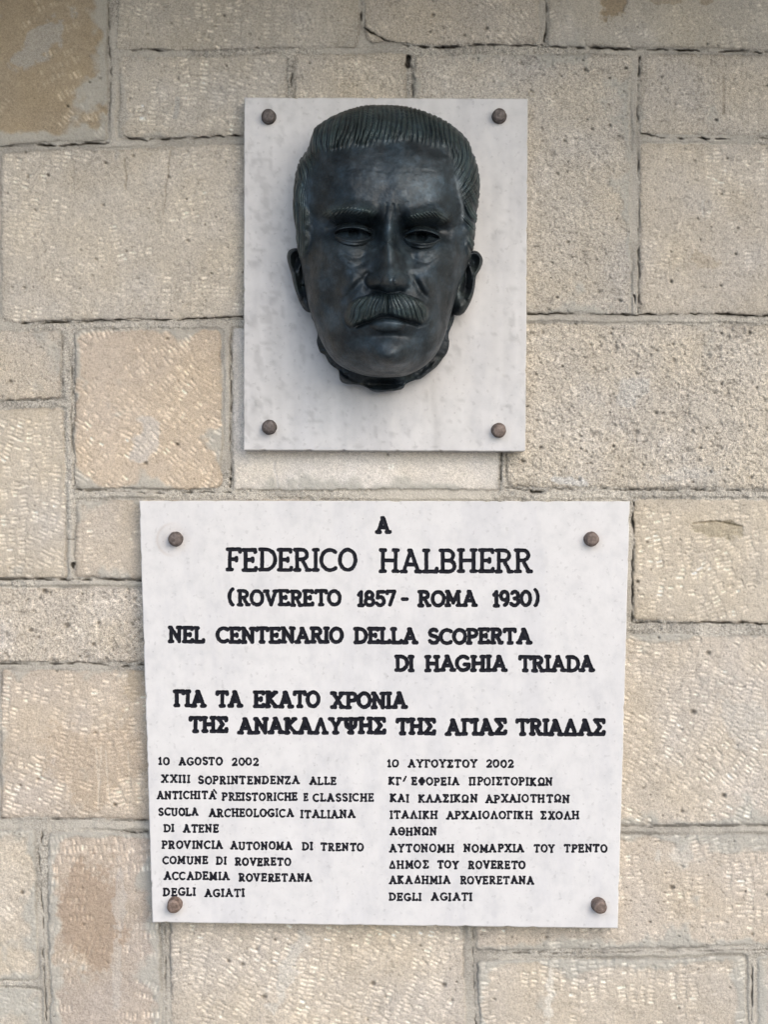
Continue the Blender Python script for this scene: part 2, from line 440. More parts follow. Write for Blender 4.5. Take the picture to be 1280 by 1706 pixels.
# pits
for k, s in enumerate(STONES):
    q = np.array(s['q'], float); x0, y0 = q.min(0); x1, y1 = q.max(0)
    for _ in range(int((x1 - x0) * (y1 - y0) * s['pit'] * .0030)):
        px, py = rng.uniform(x0, x1), rng.uniform(y0, y1)
        R = rng.uniform(.7, 1.7) + (rng.random() < .10) * rng.uniform(.6, 2.2)
        j = int(round((px - gx[0]) / step)); i = int(round((py - gy[0]) / step)); n = int(R * 2 / step) + 2
        i0, i1, j0, j1 = max(i - n, 0), min(i + n + 1, NR), max(j - n, 0), min(j + n + 1, NC)
        if i0 >= i1 or j0 >= j1: continue
        a = rng.uniform(-.7, .7); e = rng.uniform(.45, 1)
        x = X[i0:i1, j0:j1] - px; y = Y[i0:i1, j0:j1] - py
        u = (x * math.cos(a) + y * math.sin(a)); v = (-x * math.sin(a) + y * math.cos(a)) / e
        m = np.clip(1.3 - np.hypot(u, v) / R, 0, 1)
        H_st[i0:i1, j0:j1] -= m * (1.8 + 1.3 * R)
        colr[i0:i1, j0:j1] *= (1 - .62 * m * rng.uniform(.3, 1.1))[..., None]

# single marks seen on particular stones
def blob(cx, cy, rx, ry, a=0, nz=.25, seed=200):
    c, s_ = math.cos(a), math.sin(a)
    x, y = X - cx, Y - cy
    u = (x * c + y * s_) / rx; v = (-x * s_ + y * c) / ry
    return ss(1.15, .8, np.hypot(u, v) + nz * vnoise(X, Y, max(6, min(rx, ry)), seed) + .45 * fbm(X, Y, 11, seed + 1, 3, .7))
def tint(m, col, k): 
    global colr
    m = (m * k)[..., None]; colr = colr * (1 - m) + np.array(col) * m
m = blob(1196, 882, 40, 15, .05); tint(m, (.37, .325, .235), .75); H_st -= m * 1.6
m = blob(1022, 8, 22, 26, .1); tint(m, (.30, .235, .15), .8); H_st -= m * 3
m = blob(1175, 1, 14, 8); tint(m, (.30, .24, .16), .6)
m = blob(1110, 2, 26, 6); tint(m, (.30, .24, .16), .5)
m = blob(243, 735, 22, 30, .2, .8); tint(m, (.56, .55, .53), .5)
m = blob(65, 70, 22, 62, .7, .4); tint(m, (.42, .42, .40), .55)
m = blob(150, 1530, 48, 95, .1, .5); tint(m, (.34, .255, .185), .6)
m = blob(170, 1250, 80, 70, .1, .6); tint(m, (.44, .35, .255), .45)
m = blob(195, 1620, 8, 70, .0, .5); tint(m, (.55, .53, .49), .35)
m = blob(200, 1500, 10, 60, .0, .5); tint(m, (.53, .51, .48), .4)
m = blob(1048, 648, 24, 30, .2, .6); tint(m, (.53, .52, .49), .6)
m = blob(955, 803, 34, 9, .1, .5); tint(m, (.60, .60, .58), .7)
m = blob(1140, 790, 60, 10, -.15, .7); tint(m, (.54, .52, .48), .5)
m = blob(1130, 1425, 26, 16, -.3, .7); tint(m, (.56, .54, .49), .6)
m = blob(916, 1650, 7, 70, .03, .6); tint(m, (.66, .63, .56), .75)
m = blob(478, 1620, 14, 60, .45, .7); tint(m, (.57, .55, .50), .6)
m = blob(200, 180, 12, 60, 0, .7); tint(m, (.42, .41, .38), .4)
m = blob(1245, 1200, 44, 40, 0, .7); tint(m, (.52, .50, .46), .5)
m = blob(1175, 435, 24, 14, .1, .5); tint(m, (.42, .36, .27), .5)
m = blob(225, 1135, 18, 24, .1, .5); tint(m, (.41, .345, .255), .6)
for a_, b_, w_, c_ in (((1171,335),(1172,360),1.5,(.62,.6,.55)), ((160,1245),(165,1345),.9,(.60,.54,.45)), ((168,1240),(163,1345),.9,(.60,.54,.45)),
                   ((175,1250),(184,1345),.9,(.60,.54,.45)), ((214,1250),(216,1350),.8,(.58,.52,.43)), ((208,265),(211,315),1.4,(.33,.29,.23)),
                   ((285,245),(272,360),1.2,(.37,.33,.27)), ((1207,125),(1205,190),1.6,(.30,.26,.21)), ((458,770),(461,812),1.2,(.57,.55,.52)),
                   ((295,165),(292,195),4,(.42,.41,.38))):
    m = np.clip(w_ + .8 - seg_dist(X + 2 * vnoise(X, Y, 18, 77), Y, a_, b_), 0, 1); tint(m, c_, .7); H_st -= m * .8
for hx, hy, R in ((374, 27, 2.6), (360, 362, 1.8), (1163, 365, 2.0), (243, 772, 3.2), (18, 636, 3), (95, 1118, 2), (925, 157, 2), (1180, 1088, 4), (1155, 1186, 4.5), (1206, 1325, 4),
                  (1120, 1478, 4), (1098, 1062, 2), (75, 985, 4.5), (113, 1042, 4.5), (52, 1050, 4), (165, 1038, 3), (740, 1640, 4), (622, 1638, 4), (428, 1580, 3), (440, 1660, 4)):
    m = np.clip(1.4 - np.hypot(X - hx, (Y - hy) * 1.15) / R, 0, 1); H_st -= m * (2 + R); colr *= (1 - .5 * m)[..., None]
rr = np.hypot(X - 886, (Y - 157) * 1.1); m = np.clip(1.6 - np.abs(rr - 4.5), 0, 1) * .6; H_st -= m * 1.5; tint(m, (.24, .2, .12), .8)
# shallow lens-shaped gouge line on the fourth course stone
for a_, b_ in (((1155, 872), (1195, 868)), ((1195, 868), (1237, 877))):
    m = np.clip(1.9 - seg_dist(X, Y, a_, b_), 0, 1); H_st -= m * 3.2; tint(m, (.2, .165, .1), .6)

# mortar: recessed, rough, with a struck bead down the middle of the joint
tj = (d1 - d2) / np.maximum(np.abs(d1) + np.abs(d2), 1e-3)
wj = d1 + d2
bead = ss(.62, .42, np.abs(tj)) * ss(8, 12, wj) * ss(-.25, .2, vnoise(X, Y, 160, 21))
rgh = ss(-.15, .35, vnoise(X, Y, 120, 27))                # crumbly in places, smoothly struck elsewhere
H_mo = -2.6 + n_mid * (.6 + 1.2 * rgh) + n_hi * (.35 + 1.6 * rgh) + vnoise(X, Y, 3.4, 33) * (.2 + .9 * rgh) + bead * 2.9
mc = np.array([.500, .472, .415]) * (1 + .07 * n_mid + (.04 + .14 * rgh) * n_hi)[..., None]
mc = mc * (1 - .16 * ss(0, .5, vnoise(X, Y, 70, 22)))[..., None]
mc = mc * (1 + bead * .06)[..., None]
sm = ss(-.35, .35, d1 + .6 * vnoise(X, Y, 6, 23))
smear = ss(.1, .45, vnoise(X, Y, 60, 24))                 # mortar struck flush over the stone edge in places
H_mo = H_mo + smear * 2.2
H = H_st * (1 - sm) + H_mo * sm
C = colr * (1 - sm[..., None]) + mc * sm[..., None]
# edge grime and hairline gaps along the stones
edge = np.exp(-(d1 / 2.6) ** 2)
gr = edge * ss(-.1, .5, vnoise(X, Y, 90, 25) + .25 * vnoise(X, Y, 14, 26))
C *= (1 - .22 * gr)[..., None]; H -= .8 * gr
C *= (1 - .10 * np.exp(-np.abs(d1) / 12))[..., None]
for pts, hw, dep in CRACKS:
    if hw > 2.5: hw *= 1.7
    pts = np.array(pts, float)
    x0, y0 = pts.min(0) - 14; x1, y1 = pts.max(0) + 14
    j0, j1 = np.searchsorted(gx, [x0, x1]); i0, i1 = np.searchsorted(gy, [y0, y1])
    x = X[i0:i1, j0:j1]; y = Y[i0:i1, j0:j1]
    jx = x + 1.5 * vnoise(x, y, 24, 51) + 1.3 * vnoise(x, y, 6, 52); jy = y + 1.5 * vnoise(x, y, 26, 53) + 1.3 * vnoise(x, y, 6, 54)
    dd = np.min([seg_dist(jx, jy, pts[a], pts[a + 1]) for a in range(len(pts) - 1)], 0)
    w_ = .78 * hw * (.38 + .95 * vnoise(x, y, 13, 55) + .3 * vnoise(x, y, 40, 57))
    m = np.clip((w_ + .7 - dd) / 1.5, 0, 1)
    H[i0:i1, j0:j1] -= m * dep
    g_ = np.exp(-dd / 5) * .13 * (1 + vnoise(x, y, 9, 56))
    C[i0:i1, j0:j1] *= (1 - g_)[..., None]
    c_ = (m * .85)[..., None]
    C[i0:i1, j0:j1] = C[i0:i1, j0:j1] * (1 - c_) + np.array([.05, .042, .032]) * c_
# dust and rain streak staining over the upper courses (colour of the stone itself)
C = np.clip(C, .01, .75)
grain_a = np.clip(.30 + .50 * ro, .3, 1.0) * (1 - .5 * lw) * (1 - sm) + (.35 + .5 * rgh) * sm
C = np.concatenate([C, grain_a[..., None]], -1)

V = W(X, Y, H).reshape(-1, 3); F = grid_faces(NR, NC)
Cf = C.reshape(-1, 4)
cxm = X.ravel()[F].mean(1); cym = Y.ravel()[F].mean(1)
keep = ~(((cxm > 450) & (cxm < 835) & (cym > 205) & (cym < 710)) | ((cxm > 298) & (cxm < 988) & (cym > 880) & (cym < 1492)))
F = F[keep]
fin = inside.ravel()[F].sum(1) >= 3; fs = sid.ravel()[F[:, 0]]
for k in range(len(STONES)):
    sel = fin & (fs == k)
    if sel.sum() < 10: continue
    mesh_obj('stone', V, F[sel], M_stone, wall, Cf)
mesh_obj('mortar', V, F[~fin], M_mortar, wall, Cf)
# a flat core closes the wall behind the slabs
bvx, bfx = box(-1.3, 1.3, 0.012, 0.25, 0.0, 2.27)
mesh_obj('wall_core', bvx, bfx, plain('core_mortar', (.36, .33, .27), (.42, .38, .31), 30), wall, smooth=False)
# coarser stones round the photographed part
ring = []
def course(y0, y1, x0, x1, seed):
    r_ = np.random.default_rng(seed); x = x0
    while x < x1 - 60:
        w_ = min(r_.uniform(220, 420), x1 - x)
        if x1 - x - w_ < 120: w_ = x1 - x
        ring.append((x + 7, y0 + 7, x + w_ - 7, y1 - 7, r_.uniform(-1, 1))); x += w_
ysl = [-62, 240, 545, 825, 1110, 1370, 1768]
for a in range(6):
    course(ysl[a], ysl[a + 1], -1400, -62, 300 + a); course(ysl[a], ysl[a + 1], 1342, 2680, 320 + a)
for a, (y0, y1) in enumerate(((-258, -62), (1768, 2050), (2050, 2330), (2330, 2630), (2630, 2900), (2900, 3200), (3200, 3500))):
    course(y0, y1, -1400, 2680, 340 + a)
for (x0, y0, x1, y1, t_) in ring:
    nx_, ny_ = max(3, int((x1 - x0) / 12)), max(3, int((y1 - y0) / 12))
    xs_, ys_ = np.meshgrid(np.linspace(x0, x1, nx_), np.linspace(y0, y1, ny_))
    h_ = 1.2 * t_ + 1.6 * fbm(xs_, ys_, 60, 401, 3)
    e_ = np.zeros_like(xs_, bool); e_[0] = e_[-1] = True; e_[:, 0] = e_[:, -1] = True
    h_[e_] = -22
    xs_ = xs_ + 2.5 * vnoise(xs_, ys_, 40, 402); ys_ = ys_ + 2.5 * vnoise(xs_, ys_, 40, 403)
    c_ = np.array([.46, .415, .335]) * (1 + .1 * fbm(xs_, ys_, 60, 404, 3) + .06 * t_)[..., None]
    mesh_obj('stone', W(xs_, ys_, h_).reshape(-1, 3), grid_faces(ny_, nx_), M_stone, wall, c_.reshape(-1, 3))
# mortar sheet under the coarse stones (frame shaped)
xs_ = np.r_[np.linspace(-1400, -62, 60), np.linspace(-62, 1342, 60)[1:], np.linspace(1342, 2680, 60)[1:]]
ys_ = np.r_[np.linspace(-258, -62, 12), np.linspace(-62, 1768, 70)[1:], np.linspace(1768, 3500, 70)[1:]]
xs_, ys_ = np.meshgrid(xs_, ys_)
h_ = -4.5 + .8 * fbm(xs_, ys_, 50, 405, 2)
f_ = grid_faces(*xs_.shape)
xm, ym = xs_.ravel()[f_].mean(1), ys_.ravel()[f_].mean(1)
f_ = f_[~((xm > -62) & (xm < 1342) & (ym > -62) & (ym < 1768))]
c_ = np.array([.43, .40, .34]) * (1 + .1 * fbm(xs_, ys_, 40, 406, 2))[..., None]
mesh_obj('mortar', W(xs_, ys_, h_).reshape(-1, 3), f_, M_mortar, wall, c_.reshape(-1, 3))

# ------------------------------------------------------------------ marble slabs
ZS = 30.0             # slab front above the wall plane, px
def marble_col_low(x, y):
    n = fbm(x, y, 70, 500, 4); n2 = fbm(x, y, 22, 510, 3)
    c = np.array([.650, .648, .650]) * (1 + .022 * n + .018 * n2)[..., None]
    # rust-tinted ring round the upper left bolt, faint ones at the others
    r = np.hypot(x - 289, y - 899)
    ring_ = (np.exp(-((r - 27) / 2.5) ** 2) * .6 * ss(.6, -.6, (x - 285) / 30) + .35 * ss(32, 14, r))
    for bx, by in ((985, 899), (292, 1505), (997, 1507)): ring_ = ring_ + .22 * ss(24, 12, np.hypot(x - bx, y - by - 3))
    ring_ = (np.clip(ring_, 0, 1) * .55)[..., None]
    return c * (1 - ring_) + np.array([.46, .40, .35]) * ring_
def marble_col_up(x, y):
    n = fbm(x, y, 60, 520, 4); n2 = fbm(x, y, 18, 530, 3)
    st = vnoise(x, y, 26, 540, 320) * .55 + vnoise(x, y, 9, 541, 160) * .45       # vertical streaks
    left = ss(620, 420, x)
    c = np.array([.612, .609, .606]) * (1 + .05 * n + .03 * n2 + .10 * st)[..., None]
    sp = ss(.34, .62, vnoise(x, y, 7, 550) * .6 + vnoise(x, y, 14, 551, 20) * .5 + .25 * left - .05) * ss(180, 420, y + 140 * left)
    c = c * (1 - .17 * sp)[..., None]
    v = np.exp(-((x - 722 - 6 * vnoise(x, y, 60, 560)) / 6) ** 2) * ss(560, 700, y) * .16
    return c * (1 - v)[..., None] * np.array([1, 1, 1 + 0.0])

def make_slab(name, label, corners, rect, colf, cell, sdf_lines=None):
    """corners tl tr br bl of the front; rect = interior rectangle carrying the fine grid"""
    root = thing(name, label, 'plaque')
    x0, y0, x1, y1 = rect
    V = []; Fq = []; lines_out = {}
    nxv, nyv = int((x1 - x0)) + 1, int((y1 - y0)) + 1
    if sdf_lines is not None:
        gxx, gyy = np.meshgrid(np.arange(x0, x1 + 1.0), np.arange(y0, y1 + 1.0))
        s, own = sdf_lines(gxx, gyy)
        gyx = np.gradient(s); gY, gX = gyx[0], gyx[1]
        gl = np.maximum(np.hypot(gX, gY), .3)
        near = np.abs(s) < .55
        vx = gxx - np.where(near, s * gX / gl, 0); vy = gyy - np.where(near, s * gY / gl, 0)
        s2 = np.where(near, 0, s)
        vz = ZS - np.clip(-s2, 0, 2.4) * .6
        grid_V = W(vx, vy, vz).reshape(-1, 3)
        f = grid_faces(nyv, nxv)
        # block classification
        bn = 16
        nbx, nby = (nxv - 1) // bn, (nyv - 1) // bn
        smin = np.full((nby, nbx), 99.)
        for a in range(nby):
            for b in range(nbx):
                smin[a, b] = s[max(a * bn - 1, 0):a * bn + bn + 2, max(b * bn - 1, 0):b * bn + bn + 2].min()
        bxx = x0 + bn * (np.arange(nbx) + .5)[None, :]; byy = y0 + bn * (np.arange(nby) + .5)[:, None]
        fine = (smin < 2.0) | (np.hypot(bxx - 289, byy - 899) < 50)
        for q_ in ((985, 899), (292, 1505), (997, 1507)): fine |= np.hypot(bxx - q_[0], byy - q_[1]) < 36
        ii = (f[:, 0] // nxv) // bn; jj = (f[:, 0] % nxv) // bn
        ffine = f[fine[ii, jj]]
        sf = s2.ravel()[ffine]
        insd = sf.mean(1) < 0
        # cells whose four corners are all on the contour belong to whichever side their centre is
        fo = own.ravel()[ffine[:, 0]]
        letter = {}
        for k in np.unique(fo[insd]): letter[int(k)] = ffine[insd & (fo == k)]
        coarse = []
        for a in range(nby):
            for b in range(nbx):
                if not fine[a, b]:
                    i0_, j0_ = a * bn, b * bn
                    coarse.append((i0_ * nxv + j0_, i0_ * nxv + j0_ + bn, (i0_ + bn) * nxv + j0_ + bn, (i0_ + bn) * nxv + j0_))
        Fm = np.concatenate([ffine[~insd], np.array(coarse)])
        Vg = grid_V; cg = colf(gxx, gyy).reshape(-1, 3)
    else:
        gxx, gyy = np.meshgrid(np.arange(x0, x1 + .1, cell), np.arange(y0, y1 + .1, cell))
        Vg = W(gxx, gyy, ZS + 0 * gxx).reshape(-1, 3); cg = colf(gxx, gyy).reshape(-1, 3)
        Fm = grid_faces(*gxx.shape); letter = {}
    # rings from the interior rectangle to the edge, round the arris and back to the wall
    n = 110
    def loop(c):
        out = []
        for a in range(4):
            p, q = np.array(c[a], float), np.array(c[(a + 1) % 4], float)
            out.append(p + (q - p) * np.linspace(0, 1, n, endpoint=False)[:, None])
        return np.concatenate(out)
    R0 = loop([(x0, y0), (x1, y0), (x1, y1), (x0, y1)])
    RO = loop(corners)
    cen = RO.mean(0)
    def inset(R, d):
        t = np.sign(R - cen) * 0
        c = np.array(corners, float)
        cc = [(c[0][0] + d, c[0][1] + d), (c[1][0] - d, c[1][1] + d), (c[2][0] - d, c[2][1] - d), (c[3][0] + d, c[3][1] - d)]
        return loop(cc)
    wob = .35 * vnoise(RO[:, 0], RO[:, 1], 17, 570) - 1.6 * ss(.55, .8, vnoise(RO[:, 0], RO[:, 1], 9, 572)) + .3 * vnoise(RO[:, 0], RO[:, 1], 6, 571)
    dirn = (RO - cen) / np.linalg.norm(RO - cen, axis=1, keepdims=True)
    rings = []
    for k in (1 / 3, 2 / 3): rings.append((R0 + (inset(RO, 1.6) - R0) * k, ZS))
    rings.append((inset(RO, 1.6) + dirn * wob[:, None], ZS))
    rings.append((inset(RO, .5) + dirn * wob[:, None], ZS - .45))
    rings.append((RO + dirn * wob[:, None], ZS - 1.6))
    xy = [(R0, ZS)] + rings
    Vr = np.concatenate([W(r[:, 0], r[:, 1], z) for r, z in xy])
    # back edge: straight back from the front edge in the world (not along the ray)
    Ve = Vr[-4 * n:].copy(); Ve[:, 1] = 0.010
    Vr = np.concatenate([Vr, Ve])
    cr = np.concatenate([colf(r[:, 0], r[:, 1]) for r, z in xy] + [colf(RO[:, 0], RO[:, 1])])
    cr[-12 * n:] *= np.array([.93, .925, .90])
    Fr = grid_faces(len(xy) + 1, 4 * n, closed=True) + len(Vg)
    slab = mesh_obj('slab', np.concatenate([Vg, Vr]), np.concatenate([Fm, Fr]), M_marble, root, np.concatenate([cg, cr]), smooth=False)
    for k in sorted(letter):
        mesh_obj('engraved_text', Vg, letter[k], M_paint, root, smooth=True)
    return root

def bolt(root, px, py, tilt=(0, 0), R=12.0, hgt=15.0, seed=0):
    c = W(px, py, ZS)
    r_ = np.random.default_rng(seed)
    prof = [(1.13, 0), (1.13, .12), (1.0, .16), (.985, .45), (1.0, .78), (.96, .90), (.86, .97), (.6, 1.02), (.45, 1.0), (.3, 1.03), (.05, 1.05)]
    n = 36; th = np.linspace(0, 2 * math.pi, n, endpoint=False)
    vs = []
    for (a, h) in prof:
        wob = 1 + .018 * np.sin(3 * th + r_.uniform(0, 6)) + .012 * np.sin(7 * th + r_.uniform(0, 6))
        x = a * R * S * np.cos(th) * wob; z = a * R * S * np.sin(th) * wob
        y = -h * hgt * S + tilt[0] * x * h * 12 * 0 
        vs.append(np.stack([c[0] + x + tilt[0] * h * R * S, c[1] + y + 0 * x, c[2] + z + tilt[1] * h * R * S], -1))
    V = np.concatenate(vs)
    V = np.concatenate([V, [[c[0] + tilt[0] * R * S, c[1] - 1.05 * hgt * S, c[2] + tilt[1] * R * S]]])
    F = grid_faces(len(prof), n, closed=True)
    last = (len(prof) - 1) * n
    F2 = [(last + i, last + (i + 1) % n, len(V) - 1, len(V) - 1) for i in range(0, n)]
    # triangles as degenerate-free quads: pair two fan triangles into one quad
    F2 = [(last + i, last + (i + 1) % n, last + (i + 2) % n, len(V) - 1) for i in range(0, n, 2)]
    mesh_obj('bolt', V, np.concatenate([F, np.array(F2)]), M_bolt, root)

# ---- single-stroke letter shapes: (width, [polylines]) on a cap box 0..1, y up
def arc(cx, cy, rx, ry, a0, a1, n=14):
    t = np.radians(np.linspace(a0, a1, n)); return list(zip(cx + rx * np.cos(t), cy + ry * np.sin(t)))
SF = .10
def sf(x, y, l=SF, r=SF): return [(x - l, y), (x + r, y)]
def glyph(ch, big):
    k = SF
    g = {
    'A': (.84, [[(.10, 0), (.42, 1)], [(.42, 1), (.74, 0)], [(.21, .33), (.63, .33)], sf(.10, 0), sf(.74, 0), [(.34, 1), (.42, 1)]]),
    'B': (.66, [[(.12, 0), (.12, 1)], [(.02, 1), (.36, 1)] + arc(.36, .76, .22, .24, 90, -90, 9) + [(.12, .52)], [(.36, .52)] + arc(.38, .26, .26, .26, 90, -90, 9) + [(.02, 0)]]),
    'C': (.72, [arc(.42, .5, .40, .5, 52, 308, 22)]),
    'D': (.74, [[(.12, 0), (.12, 1)], [(.02, 1), (.30, 1)] + arc(.30, .5, .42, .5, 90, -90, 16) + [(.02, 0)]]),
    'E': (.62, [[(.12, 0), (.12, 1)], [(.02, 1), (.56, 1), (.57, .90)], [(.12, .51), (.44, .51)], [(.44, .58), (.44, .44)], [(.02, 0), (.58, 0), (.60, .11)]]),
    'F': (.60, [[(.12, 0), (.12, 1)], [(.02, 1), (.57, 1), (.58, .88)], [(.12, .51), (.42, .51)], [(.42, .58), (.42, .44)], sf(.12, 0)]),
    'G': (.78, [arc(.42, .5, .40, .5, 50, 330, 24), [(.76, .25), (.76, .42), (.50, .42)]]),
    'H': (.80, [[(.12, 0), (.12, 1)], [(.68, 0), (.68, 1)], [(.12, .51), (.68, .51)], sf(.12, 0), sf(.12, 1), sf(.68, 0), sf(.68, 1)]),
    'I': (.24, [[(.12, 0), (.12, 1)], sf(.12, 0), sf(.12, 1)]),
    'K': (.74, [[(.12, 0), (.12, 1)], [(.60, 1), (.16, .48)], [(.22, .56), (.64, 0)], sf(.12, 0), sf(.12, 1), sf(.64, 0, .06, .06), sf(.60, 1, .08, .06)]),
    'L': (.60, [[(.12, 0), (.12, 1)], sf(.12, 1), [(.02, 0), (.56, 0), (.58, .13)]]),
    'M': (.96, [[(.13, 0), (.17, 1)], [(.17, 1), (.48, .18)], [(.48, .18), (.79, 1)], [(.79, 1), (.83, 0)], sf(.13, 0), sf(.83, 0), [(.07, 1), (.17, 1)], [(.79, 1), (.89, 1)]]),
    'N': (.80, [[(.13, 0), (.13, 1)], [(.13, 1), (.67, .02)], [(.67, 0), (.67, 1)], sf(.13, 0), [(.03, 1), (.13, 1)], sf(.67, 1)]),
    'O': (.76, [arc(.38, .5, .36, .5, 0, 360, 28)]),
    'P': (.62, [[(.12, 0), (.12, 1)], [(.02, 1), (.34, 1)] + arc(.34, .74, .25, .26, 90, -90, 9) + [(.12, .48)], sf(.12, 0)]),
    'R': (.72, [[(.12, 0), (.12, 1)], [(.02, 1), (.34, 1)] + arc(.34, .76, .24, .24, 90, -90, 9) + [(.12, .52)], [(.34, .52), (.60, 0)], sf(.12, 0), [(.56, 0), (.70, 0)]]),
    'S': (.60, [arc(.30, .75, .25, .25, 38, 200, 12)[:-1] + [(.07, .66), (.16, .56), (.42, .46), (.54, .36)] + arc(.30, .25, .26, .25, 8, -155, 12)]),
    'T': (.74, [[(.37, 0), (.37, 1)], [(.03, .87), (.05, 1), (.69, 1), (.71, .87)], sf(.37, 0)]),
    'U': (.78, [[(.12, 1), (.12, .34)] + arc(.39, .30, .27, .30, 180, 360, 12) + [(.66, 1)], sf(.12, 1), sf(.66, 1)]),
    'V': (.80, [[(.10, 1), (.40, 0)], [(.40, 0), (.70, 1)], sf(.10, 1), sf(.70, 1)]),
    'X': (.78, [[(.12, 1), (.66, 0)], [(.66, 1), (.12, 0)], sf(.12, 1), sf(.66, 1), sf(.12, 0), sf(.66, 0)]),
    'Z': (.68, [[(.07, .86), (.08, 1), (.60, 1), (.08, 0), (.60, 0), (.62, .14)]]),
    'Γ': (.60, [[(.14, 0), (.14, 1)], [(.03, 1), (.56, 1), (.57, .86)], sf(.14, 0)]),
    'Δ': (.80, [[(.08, 0), (.40, 1)], [(.40, 1), (.72, 0)], [(.08, 0), (.72, 0)]]),
    'Θ': (.76, [arc(.38, .5, .36, .5, 0, 360, 28), [(.24, .5), (.52, .5)]]),
    'Λ': (.82, [[(.12, 0), (.41, 1)], [(.41, 1), (.70, 0)], sf(.12, 0), sf(.70, 0)]),
    'Σ': (.68, [[(.62, .84), (.61, 1), (.06, 1), (.40, .52), (.06, 0), (.62, 0), (.64, .16)]]),
    'Υ': (.78, [[(.10, 1), (.39, .48)], [(.68, 1), (.39, .48)], [(.39, .48), (.39, 0)], sf(.10, 1), sf(.68, 1), sf(.39, 0)]),
    'Φ': (.80, [[(.40, 0), (.40, 1)], arc(.40, .5, .33, .28, 0, 360, 22), sf(.40, 0), sf(.40, 1)]),
    'Ψ': (.84, [[(.42, 0), (.42, 1)], [(.12, .96), (.13, .62)] + arc(.42, .60, .29, .27, 185, 355, 12) + [(.72, .96)], sf(.42, 0), sf(.42, 1, .08, .08), sf(.12, .97, .09, .06), sf(.72, .97, .06, .09)]),
    'Π': (.80, [[(.14, 0), (.14, 1)], [(.66, 0), (.66, 1)], [(.03, 1), (.77, 1)], sf(.14, 0), sf(.66, 0)]),
    'Ω': (.80, [[(.06, 0), (.28, 0)] + arc(.40, .58, .33, .42, 245, -65, 22) + [(.52, 0), (.74, 0)]]),
    '0': (.66, [arc(.33, .5, .31, .5, 0, 360, 26)]),
    '1': (.34, [[(.20, 0), (.20, 1), (.04, .78)], sf(.20, 0, .13, .13)]),
    '2': (.62, [arc(.30, .72, .25, .28, 165, -20, 12) + [(.06, 0), (.56, 0), (.58, .12)]]),
    '3': (.60, [arc(.28, .75, .23, .25, 150, -90, 12) , arc(.27, .26, .27, .26, 90, -150, 14)]),
    '5': (.58, [[(.52, 1), (.14, 1), (.11, .56)] + arc(.27, .31, .26, .31, 110, -150, 14)]),
    '7': (.58, [[(.05, .86), (.06, 1), (.54, 1), (.22, 0)]]),
    '8': (.60, [arc(.30, .76, .22, .24, 0, 360, 18), arc(.30, .26, .27, .26, 0, 360, 20)]),
    '9': (.62, [arc(.31, .70, .25, .30, 0, 360, 20), [(.56, .70)] + arc(.26, .5, .30, .5, 10, -75, 10)]),
    '(': (.26, [arc(.36, .5, .32, .62, 118, 242, 12)]),
    ')': (.26, [arc(-.08, .5, .32, .62, 62, -62, 12)]),
    '-': (.5, [[(0, .45), (.5, .45)]]),
    }
    alias = {'Α':'A','Β':'B','Ε':'E','Ζ':'Z','Η':'H','Ι':'I','Κ':'K','Μ':'M','Ν':'N','Ο':'O','Ρ':'P','Τ':'T','Χ':'X'}
    return g[alias.get(ch, ch)]
